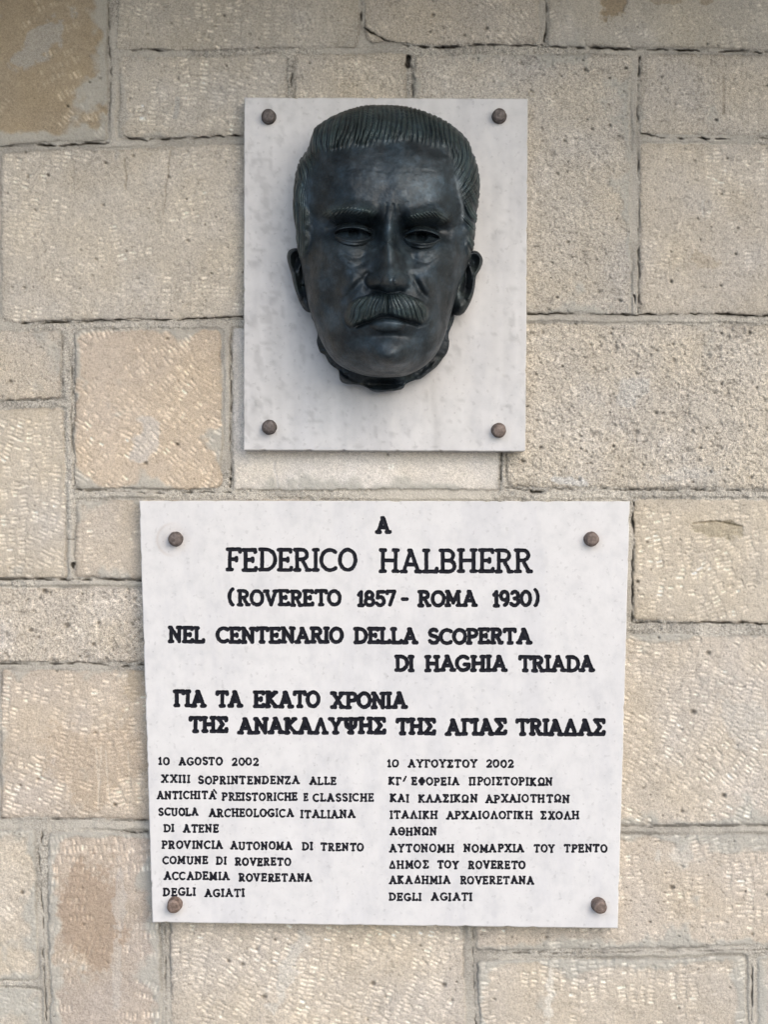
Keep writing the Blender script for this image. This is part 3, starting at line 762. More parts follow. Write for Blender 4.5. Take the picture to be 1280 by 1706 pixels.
# each line: stroke width, [(word, x0, x1, top, base), ...]
LINES = [
 (6.6, [('A', 625, 653, 860, 889)]),
 (6.6, [('FEDERICO', 376, 596, 913, 952), ('HALBHERR', 631, 889, 914, 954.5)]),
 (6.4, [('(', 379, 391, 980, 1009), ('ROVERETO', 394, 570, 982, 1010), ('1857', 594, 661, 983, 1010.5), ('-', 668, 682, 983, 1010), ('ROMA', 695, 797, 983, 1011), ('1930', 820, 887, 983, 1011), (')', 889, 900, 981, 1010)]),
 (6.7, [('NEL', 279, 342, 1043, 1071.5), ('CENTENARIO', 358.6, 573, 1044, 1072), ('DELLA', 588.6, 698, 1045, 1073), ('SCOPERTA', 713, 888, 1046, 1073.6)]),
 (6.7, [('DI', 657, 691.5, 1091, 1119), ('HAGHIA', 706.6, 847, 1091, 1119), ('TRIADA', 863, 992.5, 1091.5, 1119.5)]),
 (6.9, [('ΓΙΑ', 288, 345, 1149, 1178), ('ΤΑ', 358.6, 406, 1150, 1178.5), ('ΕΚΑΤΟ', 421, 534.5, 1150.5, 1179.5), ('ΧΡΟΝΙΑ', 550, 680, 1152, 1180.7)]),
 (7.0, [('ΤΗΣ', 313.7, 381, 1193, 1220.7), ('ΑΝΑΚΑΛΥΨΗΣ', 395, 644.5, 1194.5, 1223), ('ΤΗΣ', 658.7, 727.6, 1196, 1224.5), ('ΑΓΙΑΣ', 740.7, 846, 1196.5, 1225), ('TRIAΔΑΣ', 859, 1009.8, 1197, 1225.7)]),
 (3.5, [('10', 263.5, 283.5, 1261, 1274), ('AGOSTO', 297, 372, 1261, 1274.3), ('2002', 386, 431, 1262, 1275)]),
 (3.5, [('XXIII', 268, 317, 1290.5, 1303.7), ('SOPRINTENDENZA', 330, 500, 1292.5, 1306), ('ALLE', 515, 561, 1294, 1307)]),
 (3.5, [('ANTICHITA', 260, 360.6, 1317.7, 1331), ('PREISTORICHE', 369.5, 496.4, 1320, 1333.5), ('E', 505, 514, 1321, 1334), ('CLASSICHE', 521, 623.7, 1321.5, 1335)]),
 (3.5, [('SCUOLA', 264, 332, 1345.5, 1358.7), ('ARCHEOLOGICA', 347, 490, 1347, 1360.7), ('ITALIANA', 500, 593, 1349, 1362.5)]),
 (3.5, [('DI', 272, 291, 1372.6, 1385.5), ('ATENE', 304, 365, 1373, 1386.5)]),
 (3.5, [('PROVINCIA', 269, 372, 1400, 1413.6), ('AUTONOMA', 383, 488, 1401.5, 1415), ('DI', 503, 522, 1403, 1416.3), ('TRENTO', 534, 607, 1404, 1417.3)]),
 (3.5, [('COMUNE', 270, 347, 1426, 1439), ('DI', 359.6, 378, 1427, 1440), ('ROVERETO', 391, 485, 1428.5, 1441.7)]),
 (3.5, [('ACCADEMIA', 272, 383.6, 1452, 1465.5), ('ROVERETANA', 397, 521, 1454.5, 1468)]),
 (3.5, [('DEGLI', 271, 327, 1478.5, 1492), ('AGIATI', 340, 408, 1480, 1493.3)]),
 (3.5, [('10', 645, 665, 1265, 1278), ('ΑΥΓΟΥΣΤΟΥ', 679, 796, 1265, 1278.3), ('2002', 810, 856.6, 1265, 1278.3)]),
 (3.5, [('ΚΓ', 646.6, 669, 1294, 1307), ('ΕΦΟΡΕΙΑ', 685, 766, 1294.5, 1307.7), ('ΠΡΟΙΣΤΟΡΙΚΩΝ', 781, 922, 1294.5, 1308)]),
 (3.5, [('ΚΑΙ', 649, 682, 1322.5, 1336), ('ΚΛΑΣΙΚΩΝ', 696, 796, 1323, 1336.3), ('ΑΡΧΑΙΟΤΗΤΩΝ', 808, 950, 1323.3, 1337)]),
 (3.5, [('ΙΤΑΛΙΚΗ', 649, 730, 1350.3, 1363.7), ('ΑΡΧΑΙΟΛΟΓΙΚΗ', 743, 888, 1350.7, 1364), ('ΣΧΟΛΗ', 901, 966, 1351, 1364.5)]),
 (3.5, [('ΑΘΗΝΩΝ', 649, 728.6, 1377.6, 1391)]),
 (3.5, [('ΑΥΤΟΝΟΜΗ', 648, 757, 1405.7, 1419.3), ('ΝΟΜΑΡΧΙΑ', 772, 874.6, 1406, 1419.5), ('ΤΟΥ', 889, 925.5, 1406, 1419.5), ('ΤΡΕΝΤΟ', 939.6, 1013, 1406, 1419.5)]),
 (3.5, [('ΔΗΜΟΣ', 648, 715, 1433, 1446.5), ('ΤΟΥ', 728.6, 765.7, 1433.3, 1446.7), ('ROVERETO', 780, 876, 1433.5, 1447)]),
 (3.5, [('ΑΚΑΔΗΜΙΑ', 647.5, 751.6, 1458.5, 1472), ('ROVERETANA', 766, 891, 1459, 1472.5)]),
 (3.5, [('DEGLI', 648, 703, 1487, 1500), ('AGIATI', 718, 787.7, 1487, 1500.3)]),
]
EXTRA = {9: [[(356.5, 1315.5), (360.5, 1321)]], 17: [[(676.5, 1293.5), (672.8, 1301)]]}   # accent and prime
SEGS = []      # (ax, ay, bx, by, radius, line)
jr = np.random.default_rng(9)
for li, (sw, words) in enumerate(LINES):
    big = sw > 5
    sw = sw + (.15 if big else -.1)
    for (w, x0, x1, top, basey) in words:
        gl = [glyph(c, big) for c in w]
        top -= .7; basey += .7
        h = basey - top
        gap = .13 if big else .26
        tot = sum(g[0] for g in gl) + gap * (len(gl) - 1)
        lo = min(p[0] for st in gl[0][1] for p in st); hi = gl[-1][0] - max(p[0] for st in gl[-1][1] for p in st)
        sx = (x1 - x0 - sw) / (tot - lo - hi)
        cur = x0 + sw / 2 - lo * sx
        for g in gl:
            dx, dy = jr.normal(0, .25), jr.normal(0, .30)
            sl = jr.normal(0, .008)
            for st in g[1]:
                pts = [(cur + dx + px * sx + sl * py * h, basey + dy - sw / 2 - py * (h - sw)) for px, py in st]
                for a in range(len(pts) - 1):
                    SEGS.append((*pts[a], *pts[a + 1], sw / 2 * jr.uniform(.94, 1.05), li))
            cur += (g[0] + gap) * sx
    for st in EXTRA.get(li, []):
        for a in range(len(st) - 1): SEGS.append((*st[a], *st[a + 1], 1.5, li))

def text_sdf(gxx, gyy):
    s = np.full(gxx.shape, 9.0); own = np.full(gxx.shape, -1, np.int32)
    X0, Y0 = gxx[0, 0], gyy[0, 0]
    ny, nx = gxx.shape
    for ax, ay, bx, by, r, li in SEGS:
        m = r + 7
        j0 = max(int(min(ax, bx) - m - X0), 0); j1 = min(int(max(ax, bx) + m - X0) + 2, nx)
        i0 = max(int(min(ay, by) - m - Y0), 0); i1 = min(int(max(ay, by) + m - Y0) + 2, ny)
        if j0 >= j1 or i0 >= i1: continue
        d = seg_dist(gxx[i0:i1, j0:j1], gyy[i0:i1, j0:j1], (ax, ay), (bx, by)) - r
        sub = s[i0:i1, j0:j1]; o = own[i0:i1, j0:j1]
        c = d < sub
        sub[c] = d[c]; o[c] = li
    s += .28 * vnoise(gxx, gyy, 4, 580)
    return s, own

lower = make_slab('inscribed_plaque', 'large white marble plaque engraved with black Italian and Greek text below the bronze head',
                  [(232, 834), (1050, 835), (1030, 1546), (254, 1536)], (256, 842, 1024, 1530), marble_col_low, 1, text_sdf)
for k, (bx, by, tl) in enumerate(((293, 898, (0, 0)), (985, 898, (.1, 0)), (292, 1505, (-.12, -.2)), (997, 1506, (.2, -.2)))):
    bolt(lower, bx, by, tl, 10.9, 14, 600 + k)
upper = make_slab('marble_panel', 'smaller blank grey-white marble slab with four bolts that carries the bronze head',
                  [(407, 163), (880, 165), (876, 752), (406, 750)], (416, 172, 866, 742), marble_col_up, 5)
for k, (bx, by, tl) in enumerate(((448, 196, (0, 0)), (832, 195, (-.05, 0)), (449, 712, (-.05, 0)), (831, 717, (.05, -.1)))):
    bolt(upper, bx, by, tl, 10.9, 14, 610 + k)


# ------------------------------------------------------------------ the bronze head
head = thing('bronze_head', 'dark bronze head of a moustached man mounted on the upper marble slab', 'sculpture')
ZB = ZS               # everything of the head is measured up from the slab front

def catmull(P, n, closed=True):
    P = np.array(P, float); m = len(P); out = []
    rng_ = range(m) if closed else range(m - 1)
    for i in rng_:
        if closed: p0, p1, p2, p3 = P[(i - 1) % m], P[i], P[(i + 1) % m], P[(i + 2) % m]
        else: p0, p1, p2, p3 = P[max(i - 1, 0)], P[i], P[i + 1], P[min(i + 2, m - 1)]
        for t in np.linspace(0, 1, n, endpoint=False):
            out.append(.5 * ((2 * p1) + (-p0 + p2) * t + (2 * p0 - 5 * p1 + 4 * p2 - p3) * t * t + (-p0 + 3 * p1 - 3 * p2 + p3) * t ** 3))
    if not closed: out.append(P[-1])
    return np.array(out)

def gs(x, y, cx, cy, sx, sy, rot=0.0):
    c, s_ = math.cos(rot), math.sin(rot); a = x - cx; b = y - cy
    u = (a * c + b * s_) / sx; v = (-a * s_ + b * c) / sy
    return np.exp(-.5 * (u * u + v * v))

def poly_dist(x, y, P):
    """distance to an open polyline and position along it 0..1"""
    P = np.array(P, float)
    L = np.r_[0, np.cumsum(np.hypot(*np.diff(P, axis=0).T))]
    best = np.full(x.shape, 1e9); tt = np.zeros(x.shape); sg = np.ones(x.shape)
    for i in range(len(P) - 1):
        ax, ay = P[i]; bx, by = P[i + 1]; dx, dy = bx - ax, by - ay; l2 = dx * dx + dy * dy + 1e-9
        t = np.clip(((x - ax) * dx + (y - ay) * dy) / l2, 0, 1)
        d = np.hypot(x - ax - t * dx, y - ay - t * dy)
        c = d < best
        best = np.where(c, d, best); tt = np.where(c, (L[i] + t * (L[i + 1] - L[i])) / L[-1], tt)
        sg = np.where(c, np.sign((x - ax) * dy - (y - ay) * dx), sg)
    return best, tt, sg
def ridge(x, y, P, sig, ends=.12, n=6):
    d, t, _ = poly_dist(x, y, catmull(P, n, False))
    return np.exp(-.5 * (d / sig) ** 2) * (ss(0, ends, t) * ss(1, 1 - ends, t) if ends > 0 else 1)

def star_polar(outline, C0, na, smooth=3):
    P = catmull(outline, 24)
    a = np.arctan2(P[:, 1] - C0[1], P[:, 0] - C0[0]); r = np.hypot(P[:, 0] - C0[0], P[:, 1] - C0[1])
    o = np.argsort(a); a, r = a[o], r[o]
    th = np.linspace(-math.pi, math.pi, na, endpoint=False)
    R = np.interp(th, np.r_[a - 2 * math.pi, a, a + 2 * math.pi], np.r_[r, r, r])
    for _ in range(smooth): R = (np.roll(R, 1) + 2 * R + np.roll(R, -1)) / 4
    return th, R

FACE = [(634,177),(603,179),(572,188),(541,203),(523,220),(515,247),(500,271),(493,298),(490.5,337),(494,384),(499,425),(507,470),(515,512),
        (526,545),(537,572),(552,596),(571,612),(598,623),(622,628),(646,629),(676,626),(705,612),(727,590),(741,561),(752,522),(764,480),(780,440),(789,400),(794,353),(798.5,314),(796,283),
        (785,251),(773,228),(746,206),(712,190),(673,179)]
C0 = np.array([646., 405.])
na, nr = 960, 270
th, Rs = star_polar(FACE, C0, na, 6)
rr_ = np.linspace(0, 1, nr) ** .92
TH, RR = np.meshgrid(th, rr_)
RP = np.sin(RR * math.pi / 2)
RP = RP * .75 + .25 * RR
Rsil = np.interp(TH, np.r_[th, math.pi], np.r_[Rs, Rs[0]])
x = C0[0] + RP * Rsil * np.cos(TH); y = C0[1] + RP * Rsil * np.sin(TH)

down = ss(.1, .95, np.sin(TH)); up = ss(.1, .95, -np.sin(TH)); side = np.abs(np.cos(TH))
nexp = 2.15 + 1.5 * down + .5 * up
RPd = RP
zb = 58 + 0 * TH + 8 * down
Amp = 108 + 8 * down + 6 * up
prof = (1 - np.clip(RPd, 0, 1) ** nexp)
z = zb + Amp * np.sqrt(np.clip(prof, 0, 1))

# ---- masks: hair, brows, moustache
HL = catmull([(497,432),(509,426),(515,400),(514,369),(511,340),(512,314),(518,286),(529,266),(549,256),(576,249),(600,245),(626,240),(654,238),(680,238),(706,240),(732,245),
              (748,258),(757,280),(762,306),(770,334),(772,369),(776,395),(779,418),(783,440)], 6, False)
dh, thl, sgn = poly_dist(x, y, HL)
hair_side = sgn * dh                     # positive on the hair side
# sign check: a point near the crown has to be hair
k_ = np.argmin(np.hypot(x - 640, y - 195)); 
if hair_side.ravel()[k_] < 0: hair_side = -hair_side
below = (y > 436)
hair_side = np.where(below & (np.abs(x - 640) > 60), -np.abs(hair_side) - 2, hair_side)
hair_side = hair_side + 1.2 * vnoise(x, y, 9, 700)
# strands swept back from the hairline
phi = np.arctan2(x - 648, 470 - y)                       # 0 straight up, + to the right
rad = np.hypot(x - 648, y - 470)
crown = ss(-1.25, -.75, phi) * ss(1.35, .8, phi)
q_top = phi + .0016 * (rad - 235) * (-1.4 * ss(.15, -.35, phi) + .9 * ss(-.2, .4, phi)) + .010 * np.sin(rad / 16 + 5 * phi) + .016 * vnoise(x, y, 34, 701)
q_left = (x - 505) / 150 + .0002 * (y - 300) + .02 * vnoise(x, y, 30, 702)      # down the temples
q_right = (x * .70 - y * .45) / 210 + .02 * vnoise(x, y, 32, 703)
side_w = ss(-.62, -.80, phi); side_r = ss(.62, .86, phi)
def strands(q, f, seed):
    w = q * f + .75 * vnoise(q * 500, rad, 46, seed) + .22 * vnoise(q * 900, rad, 17, seed + 5)
    t = w - np.floor(w)
    return 1 - np.abs(2 * t - 1) ** 2.6
st_top = strands(q_top, 27, 710) * .62 + .38 * strands(q_top, 63, 711)
st_l = strands(q_left, 17, 712) * .7 + .3 * strands(q_left, 47, 713)
st_r = strands(q_right, 20, 714) * .7 + .3 * strands(q_right, 61, 715)
st = st_top * (1 - side_w) * (1 - side_r) + st_l * side_w + st_r * side_r
lockv = .75 + .55 * vnoise(x, y, 22, 716)
hair_side = hair_side + 4.5 * crown * vnoise(phi * 100, rad * .25, 7, 718)
hm = ss(-3.5 - 4 * crown, 5.0 + 7 * crown, hair_side + 1.0 * vnoise(phi * 60, rad, 7, 717))
hgt_h = hm * (2.0 + 7.0 * ss(0, 20, hair_side)) + hm * (st - .6) * 14 * lockv * ss(-6, 9, hair_side)
# the wave over the left temple and hollow beside the crest
hgt_h += hm * (6 * gs(x, y, 560, 215, 34, 16, -.5) + 5 * gs(x, y, 640, 198, 60, 16) + 5 * gs(x, y, 745, 225, 30, 18, .6) - 5 * gs(x, y, 528, 262, 16, 10))

# ---- the face
h = np.zeros_like(x)
# forehead
h += 9 * gs(x, y, 690, 300, 46, 34) + 7 * gs(x, y, 600, 300, 40, 32) - 3 * gs(x, y, 640, 290, 12, 30)
h_temple = -9 * gs(x, y, 528, 320, 15, 50) - 8 * gs(x, y, 757, 330, 13, 46)
h -= .5 * ridge(x, y, [(570,285),(610,281),(650,288),(700,284),(735,290)], 2.2)
h -= .4 * ridge(x, y, [(585,312),(625,308),(662,314),(705,309)], 2.0)
# brow ridge with heavy brows
bl = [(541,366),(548,357),(564,352),(588,351),(610,354),(631,359)]
br = [(671,367),(686,364),(706,359),(724,357),(738,363),(745,374)]
h += 21 * ridge(x, y, bl, 9.5, .2) + 21 * ridge(x, y, br, 9.5, .2)
for P, sd_ in ((bl, 720), (br, 722)):
    d, t, sg_ = poly_dist(x, y, catmull(P, 6, False))
    m = ss(8.5, 4.0, d + 1.5 * vnoise(x, y, 7, sd_)) * ss(0, .08, t) * ss(1, .92, t)
    sgn_ = 1 if sd_ == 720 else -1
    hairs = np.sin((x * sgn_ * 1.0 + y * 1.1) * .95 + 2 * vnoise(x, y, 12, sd_ + 1))
    h += m * (2.6 + 1.3 * hairs)
h += 4 * gs(x, y, 650, 352, 12, 14)
h -= 1.6 * ridge(x, y, [(655,338),(656,350),(657,366)], 1.8) + 1.8 * ridge(x, y, [(645,336),(643,352),(640,366)], 1.8) + 1.0 * ridge(x, y, [(664,340),(666,358)], 1.6)
# eye sockets
h -= 35 * gs(x, y, 592, 381, 31, 14, .05) + 35 * gs(x, y, 702, 385, 30, 14, -.02)
h -= 20 * gs(x, y, 624, 384, 11, 16) + 20 * gs(x, y, 674, 386, 10, 16)
h -= 6 * gs(x, y, 548, 384, 9, 12) + 5 * gs(x, y, 742, 390, 8, 12)
for (ex, ey, w, ang, m_) in ((589, 391, 32, .06, 1), (703, 396, 30, .03, -1)):
    c, s_ = math.cos(ang), math.sin(ang)
    u = ((x - ex) * c + (y - ey) * s_) / w; v = (-(x - ex) * s_ + (y - ey) * c)
    ball = np.sqrt(np.clip(1 - u ** 2 - (v / 19) ** 2, 0, 1))
    h += 19 * ball
    up_ = -9.5 * np.clip(1 - u * u, 0, 1) ** .75                # upper lid margin
    lo_ = 8.0 * np.clip(1 - u * u, 0, 1) ** .9
    inn = (np.abs(u) < 1)
    op = ss(-1.2, 1.2, v - up_) * ss(1.2, -1.2, v - lo_) * inn * ss(1, .9, np.abs(u))
    h -= 13 * op
    # drilled iris
    ri = np.hypot((x - ex - 1 * m_) / 1.0, (y - ey + 1) / 1.0)
    h -= op * (9 * ss(10.5, 6.5, ri) - 4 * ss(3.4, 1.5, np.hypot(x - ex - 3, y - ey + 4)))
    h += 6.8 * np.exp(-.5 * ((v - up_ + 3.0) / 2.6) ** 2) * ss(1.12, .85, np.abs(u))
    h -= 3.6 * np.exp(-.5 * ((v - up_ + 8.2) / 1.9) ** 2) * ss(1.1, .7, np.abs(u))
    h += 3.6 * np.exp(-.5 * ((v - lo_ - 2.4) / 2.0) ** 2) * ss(1.1, .8, np.abs(u))
    h -= 1.2 * np.exp(-.5 * ((v - lo_ - 7.2) / 1.8) ** 2) * ss(1.0, .6, np.abs(u))
# bags under the eyes
h += 5.5 * gs(x, y, 588, 413, 24, 7, .12) + 5.0 * gs(x, y, 706, 417, 23, 7, -.08)
h -= 2.6 * ridge(x, y, [(560,408),(572,421),(588,430),(606,426),(618,414)], 3.0, .3) + 2.4 * ridge(x, y, [(678,416),(690,431),(708,438),(724,431),(736,416)], 3.0, .3)
h -= 1.0 * ridge(x, y, [(574,436),(590,444),(606,440)], 2.2, .3)
# cheeks
h -= 5 * ridge(x, y, [(612,402),(604,430),(600,452)], 7, .3) + 5 * ridge(x, y, [(684,404),(688,430),(690,450)], 7, .3)
h += 16 * gs(x, y, 564, 430, 22, 16, .2) + 16 * gs(x, y, 731, 434, 19, 16, -.2)
h -= 17 * gs(x, y, 552, 505, 20, 38, .1) + 17 * gs(x, y, 742, 505, 16, 38, -.1)
h += 7 * gs(x, y, 582, 470, 16, 22, .3) + 7 * gs(x, y, 712, 470, 15, 22, -.3)
# side planes of the face: a turn from the front to the side at the cheek
h -= 10 * ss(541, 520, x + .10 * (y - 400)) * ss(300, 400, y) * ss(620, 520, y) + 10 * ss(752, 772, x - .06 * (y - 400)) * ss(300, 400, y) * ss(600, 520, y)
# nose
tn = np.clip((y - 362) / (468 - 362), 0, 1)
nx_c = 647 + 4.5 * tn
nw = 7.0 + 1.5 * np.sin(tn * 3.1) + 9.0 * tn ** 2.2
na_ = 17 + 44 * tn ** 1.15 + 3 * np.exp(-((tn - .38) / .16) ** 2)
endn = ss(489, 473, y - 3 * np.abs(x - 651) / 14 * 0)
h += na_ * np.exp(-.5 * (np.abs(x - nx_c) / nw) ** 2.3) * ss(352, 378, y) * endn
h += 15 * gs(x, y, 652, 463, 12, 10)  * endn
for ax, m_ in ((622, -1), (668, 1)):
    d = np.hypot((x - ax) / 13.5, (y - 468) / 13)
    h += 17 * np.clip(1 - d ** 2, 0, 1) ** .8 * ss(486, 476, y)
    h -= 0 * ridge(x, y, [(ax - m_ * 12 + m_ * 3, 455), (ax - m_ * 9 + 0, 466), (ax - m_ * 7, 477)], 2.4, .3)
    h -= 3.8 * ridge(x, y, [(ax + m_ * 4, 452), (ax + m_ * 14, 462), (ax + m_ * 13, 476), (ax + m_ * 6, 484)], 3.6, .2)
h -= 13 * gs(x, y, 632, 482, 7.5, 3.6, -.15) + 13 * gs(x, y, 664, 482, 7, 3.6, .15)
h += 5 * gs(x, y, 650, 484, 4, 6)
# nasolabial folds
h -= 6.5 * ridge(x, y, [(606,458),(597,474),(586,486),(576,498),(570,508)], 4.5, .3) + 6.5 * ridge(x, y, [(685,456),(694,472),(701,484),(710,496),(715,506)], 4.5, .3)
h += 4.5 * ridge(x, y, [(596,456),(584,474),(572,488),(564,500)], 7, .3) + 4.5 * ridge(x, y, [(696,456),(707,472),(716,486),(722,498)], 7, .3)
# muzzle, lips and chin
h += 15 * gs(x, y, 648, 515, 42, 30)
lip = np.clip(1 - ((x - 646) / 30) ** 2 - ((y - 541) / 12.5) ** 2, 0, 1)
h -= 7 * ridge(x, y, [(588,546),(612,537),(632,532),(646,530),(660,532),(684,536),(704,544)], 3.0, .1)
h += 11 * np.sqrt(lip) * ss(526, 534, y)
h -= 8 * gs(x, y, 647, 561, 26, 6)
h -= 5 * gs(x, y, 596, 562, 12, 16, .3) + 5 * gs(x, y, 700, 560, 11, 16, -.3)
h += 32 * gs(x, y, 648, 597, 31, 24) + 8 * gs(x, y, 650, 600, 22, 14)
h += 7 * ridge(x, y, [(530,560),(548,590),(575,610),(610,624),(650,629),(686,620),(716,596),(738,566)], 6, .1)
h -= 5 * gs(x, y, 600, 600, 10, 16, .5) + 5 * gs(x, y, 696, 594, 10, 16, -.5)
# moustache
MO = catmull([(646,489),(630,489),(612,492),(595,498),(582,507),(576,519),(577,533),(583,544),(594,542),(606,537),(620,533),(634,527),(646,524),(660,527),(674,532),(690,535),(704,540),(712,533),(715.5,520),(710,507),(698,498),(682,492),(664,489)], 5)
def inside_dist(x, y, P):
    Q = np.vstack([P, P[:1]]); d = np.full(x.shape, 1e9); cnt = np.zeros(x.shape, int)
    for i in range(len(P)):
        d = np.minimum(d, seg_dist(x, y, Q[i], Q[i + 1]))
        (ax, ay), (bx, by) = Q[i], Q[i + 1]
        if ay != by:
            c = ((ay > y) != (by > y)) & (x < (bx - ax) * (y - ay) / (by - ay) + ax); cnt += c
    return np.where(cnt % 2 == 1, d, -d)
md = inside_dist(x, y, MO) + .9 * vnoise(x, y, 6, 730)
mm = ss(-1, 4.5, md)
mph = np.arctan2(x - 646, y - 462)
qm = mph + .35 * np.sign(x - 646) * ss(0, 70, np.abs(x - 646)) * (y - 505) / 60 + .03 * vnoise(x, y, 14, 731)
wv = qm * 8.2
tm = wv * 1.0 - np.floor(wv * 1.0); tm2 = wv * 2.3 - np.floor(wv * 2.3)
sm_ = (1 - np.abs(2 * tm - 1) ** 1.5) * .6 + .4 * (1 - np.abs(2 * tm2 - 1) ** 1.5)
h += mm * (6.5 + 4.5 * ss(0, 12, md)) + ss(-1, 3, md) * (sm_ - .5) * 4.6
h -= 5 * mm * np.exp(-((x - 646) / 3.0) ** 2)
h -= 2.2 * np.exp(-.5 * ((md + 2.5) / 2.4) ** 2) * ss(515, 535, y)
# modelling marks of the clay
h += 2.0 * fbm(x, y, 32, 740, 3) + .55 * fbm(x, y, 10, 741, 2)

fw = 1 - hm
edge_f = ss(1.0, .90, RP)
z = z + (h * fw + h_temple) * (.25 + .75 * edge_f) + hgt_h * (1 - .72 * RP ** 5)
# strands also break the outline of the hair
rad_off = hm * ((st - .5) * 3.6 * lockv + 1.2) * RP ** 5
x = x + rad_off * np.cos(TH); y = y + rad_off * np.sin(TH)
# patina: green-grey on the worn high strands and folds, dark blue-brown elsewhere; highlights painted on top
pn = fbm(x, y, 34, 750, 4); pn2 = fbm(x, y, 12, 751, 3)
cb = np.array([.0185, .0290, .0370]); cg_ = np.array([.056, .086, .080]); cl = np.array([.066, .094, .120])
col = cb * (1 + .25 * pn)[..., None]
gm = np.clip(.55 * mm * (.3 + .9 * sm_) + .5 * hm * ss(.35, 1, st) + .35 * ss(-.2, .5, pn2) * gs(x, y, 655, 440, 26, 50) + .5 * (ridge(x, y, bl, 6) + ridge(x, y, br, 6)), 0, 1)[..., None]
col = col * (1 - gm) + cg_ * gm
bm = (np.clip(ss(-.3, .6, pn2 + .5 * pn) * .45 * fw * edge_f, 0, 1))[..., None]
col = col * (1 - bm) + cl * .8 * bm
shine = (np.clip(.55 * ridge(x, y, [(646,372),(647,400),(650,430),(651,462)], 4.5, .1) + .5 * gs(x, y, 652, 462, 9, 7) + .5 * ridge(x, y, [(562,384),(575,377),(590,375),(605,378),(617,386)], 2.6, .2)
     + .5 * ridge(x, y, [(678,388),(690,381),(703,379),(718,383),(729,391)], 2.6, .2) + .35 * gs(x, y, 690, 300, 40, 26) + .3 * gs(x, y, 648, 545, 18, 5) + .35 * gs(x, y, 585, 415, 22, 8) + .35 * gs(x, y, 708, 420, 22, 8), 0, .8))[..., None]
col = col * (1 - shine) + np.array([.080, .112, .132]) * shine  # shine painted into the colour: nose ridge, lids, forehead, lip, eye bags
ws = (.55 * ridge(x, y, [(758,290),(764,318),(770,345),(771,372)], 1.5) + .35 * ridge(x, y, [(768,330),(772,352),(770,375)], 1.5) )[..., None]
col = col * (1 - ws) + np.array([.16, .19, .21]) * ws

# skirt back to the slab
skx, sky_, skz, skc = [x], [y], [z], [col]
nsk = 10
for k in range(1, nsk + 1):
    f = k / nsk
    ins = 1 - .10 * f ** 1.5
    skx.append((C0[0] + (x[-1:] - C0[0]) * ins)); sky_.append((C0[1] + (y[-1:] - C0[1]) * ins))
    skz.append(z[-1:] * (1 - f) - 1.0 * f); skc.append(col[-1:])
XX, YY, ZZ = np.vstack(skx), np.vstack(sky_), np.vstack(skz); CC = np.concatenate(skc)
HV = W(XX, YY, ZZ + ZB).reshape(-1, 3); HF = grid_faces(XX.shape[0], na, True)[:, ::-1]
HF = HF[:, ::-1]
HN = vert_normals(HV, HF)
if HN[(nr // 3) * na: (nr // 3) * na + na, 1].mean() > 0: HF = HF[:, ::-1]; HN = -HN
full_mask = np.vstack([hair_side] + [hair_side[-1:]] * nsk)
face_h = full_mask.ravel()[HF].mean(1) > 0
mdm = np.vstack([md] + [np.full_like(md[-1:], -9)] * nsk).ravel()[HF].mean(1) > 0
CCf = CC.reshape(-1, 3)
mesh_obj('face', HV, HF[~face_h & ~mdm], M_bronze, head, CCf, normals=HN)
mesh_obj('hair', HV, HF[face_h], M_bronze, head, CCf, normals=HN)
mesh_obj('moustache', HV, HF[mdm & ~face_h], M_bronze, head, CCf, normals=HN)

def patch(name, outline, cen, na_, nr_, zfun, smooth=2, colf=None, ins=.12):
    cen = np.array(cen, float)
    t_, R_ = star_polar(outline, cen, na_, smooth)
    r_ = np.linspace(0, 1, nr_)
    T, RR2 = np.meshgrid(t_, r_); P_ = np.sin(RR2 * math.pi / 2)
    Rg = np.tile(R_, (nr_, 1))
    px = cen[0] + P_ * Rg * np.cos(T); py = cen[1] + P_ * Rg * np.sin(T)
    pz = zfun(px, py, P_, T)
    xs, ys, zs = [px], [py], [pz]
    for k in range(1, 7):
        f = k / 6; i_ = 1 - ins * f
        xs.append(cen[0] + (px[-1:] - cen[0]) * i_); ys.append(cen[1] + (py[-1:] - cen[1]) * i_); zs.append(pz[-1:] * (1 - f) - f)
    px, py, pz = np.vstack(xs), np.vstack(ys), np.vstack(zs)
    c_ = np.array([.020, .028, .035]) * (1 + .3 * fbm(px, py, 14, 760, 3))[..., None]
    g_ = (.6 * ss(-.1, .5, fbm(px, py, 20, 761, 2)))[..., None]
    c_ = c_ * (1 - g_) + np.array([.032, .044, .040]) * g_
    V = W(px, py, pz + ZB).reshape(-1, 3); F = grid_faces(px.shape[0], na_, True)
    Nn = vert_normals(V, F)
    if Nn[: nr_ * na_, 1].mean() > 0: F = F[:, ::-1]
    return mesh_obj(name, V, F, M_bronze, head, c_.reshape(-1, 3))

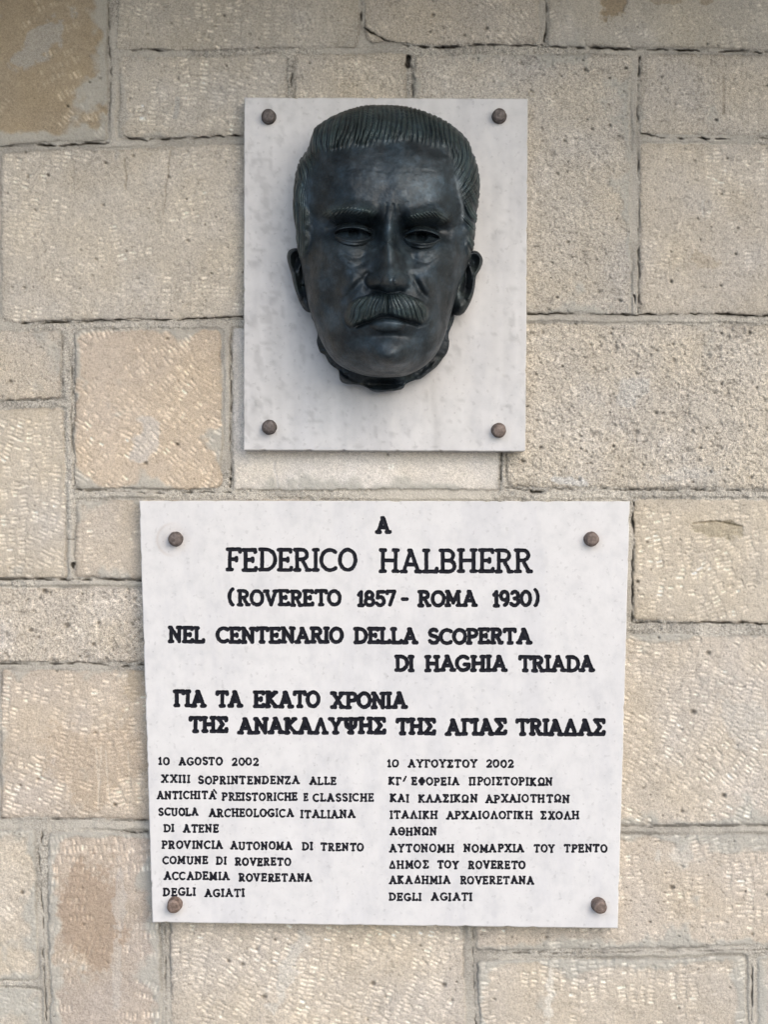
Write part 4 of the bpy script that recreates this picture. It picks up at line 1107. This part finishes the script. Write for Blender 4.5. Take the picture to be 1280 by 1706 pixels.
def ear_z(side):
    s = side
    def f(px, py, P_, T):
        z_ = 34 + 16 * np.sqrt(np.clip(1 - P_ ** 2.2, 0, 1))
        if s < 0:
            hel = [(508,420),(499,417),(489,418),(483,426),(483,438),(488,452),(492,468),(496,486),(503,501)]
            anti = [(503,436),(498,448),(500,462),(504,478)]
            z_ = z_ + 9 * ridge(px, py, hel, 3.6, .05) + 5 * ridge(px, py, anti, 3.0)
            z_ = z_ - 12 * gs(px, py, 494, 435, 4, 9, .2) - 16 * gs(px, py, 503, 474, 5, 13, -.2) - 9 * gs(px, py, 507, 452, 4, 10)
            z_ = z_ + 8 * gs(px, py, 509, 505, 6, 9, -.3)
        else:
            hel = [(776,428),(784,423),(793,422),(800,427),(801,437),(796,450),(791,466),(787,486),(779,503)]
            anti = [(781,440),(785,452),(782,468),(778,482)]
            z_ = z_ + 9 * ridge(px, py, hel, 3.6, .05) + 5 * ridge(px, py, anti, 3.0)
            z_ = z_ - 12 * gs(px, py, 790, 438, 4, 8, -.2) - 16 * gs(px, py, 777, 476, 5, 13, .2) - 8 * gs(px, py, 776, 452, 4, 8)
            z_ = z_ + 8 * gs(px, py, 769, 510, 7, 9, .3)
        return z_ + .8 * fbm(px, py, 8, 770, 2)
    return f
patch('ear', [(500,415),(490,414),(481,418),(478,428),(481,443),(486,459),(489,474),(494,490),(501,507),(509,518),(520,521),(530,510),(532,480),(530,450),(522,425)], (508, 466), 240, 60, ear_z(-1))
patch('ear', [(784,419),(793,418),(801,424),(805,435),(801,448),(794,460),(792,476),(788,494),(781,510),(772,523),(760,526),(751,516),(750,490),(756,455),(768,428)], (775, 470), 240, 60, ear_z(1))

# cut edge of the neck behind the jaw
def neck_z(px, py, P_, T):
    z_ = 22 + 20 * np.sqrt(np.clip(1 - P_ ** 3, 0, 1)) + 3.2 * fbm(px, py, 22, 780, 4) + 1.4 * vnoise(px, py, 5, 781)
    z_ = z_ - 26 * gs(px, py, 640, 640, 17, 5)
    z_ = z_ + 7 * ridge(px, py, [(545,606),(575,632),(605,644),(632,650),(660,647),(690,636),(735,598)], 3.0, .1)
    return z_
rj = np.random.default_rng(4)
NK = [(519,520),(524,540),(529,556),(528,570),(533,586),(541,592),(548,604),(556,612),(564,618),(567,634),(577,640),(590,641),(601,642),(611,646),(621,652),(632,654),(645,653),(660,651),(671,648),(677,640),
      (690,634),(702,631),(714,622),(727,612),(738,598),(746,586),(749,571),(748,556),(757,525),(740,480),(640,450),(540,480)]
patch('neck', NK, (640, 540), 560, 60, neck_z, smooth=0, ins=.06)
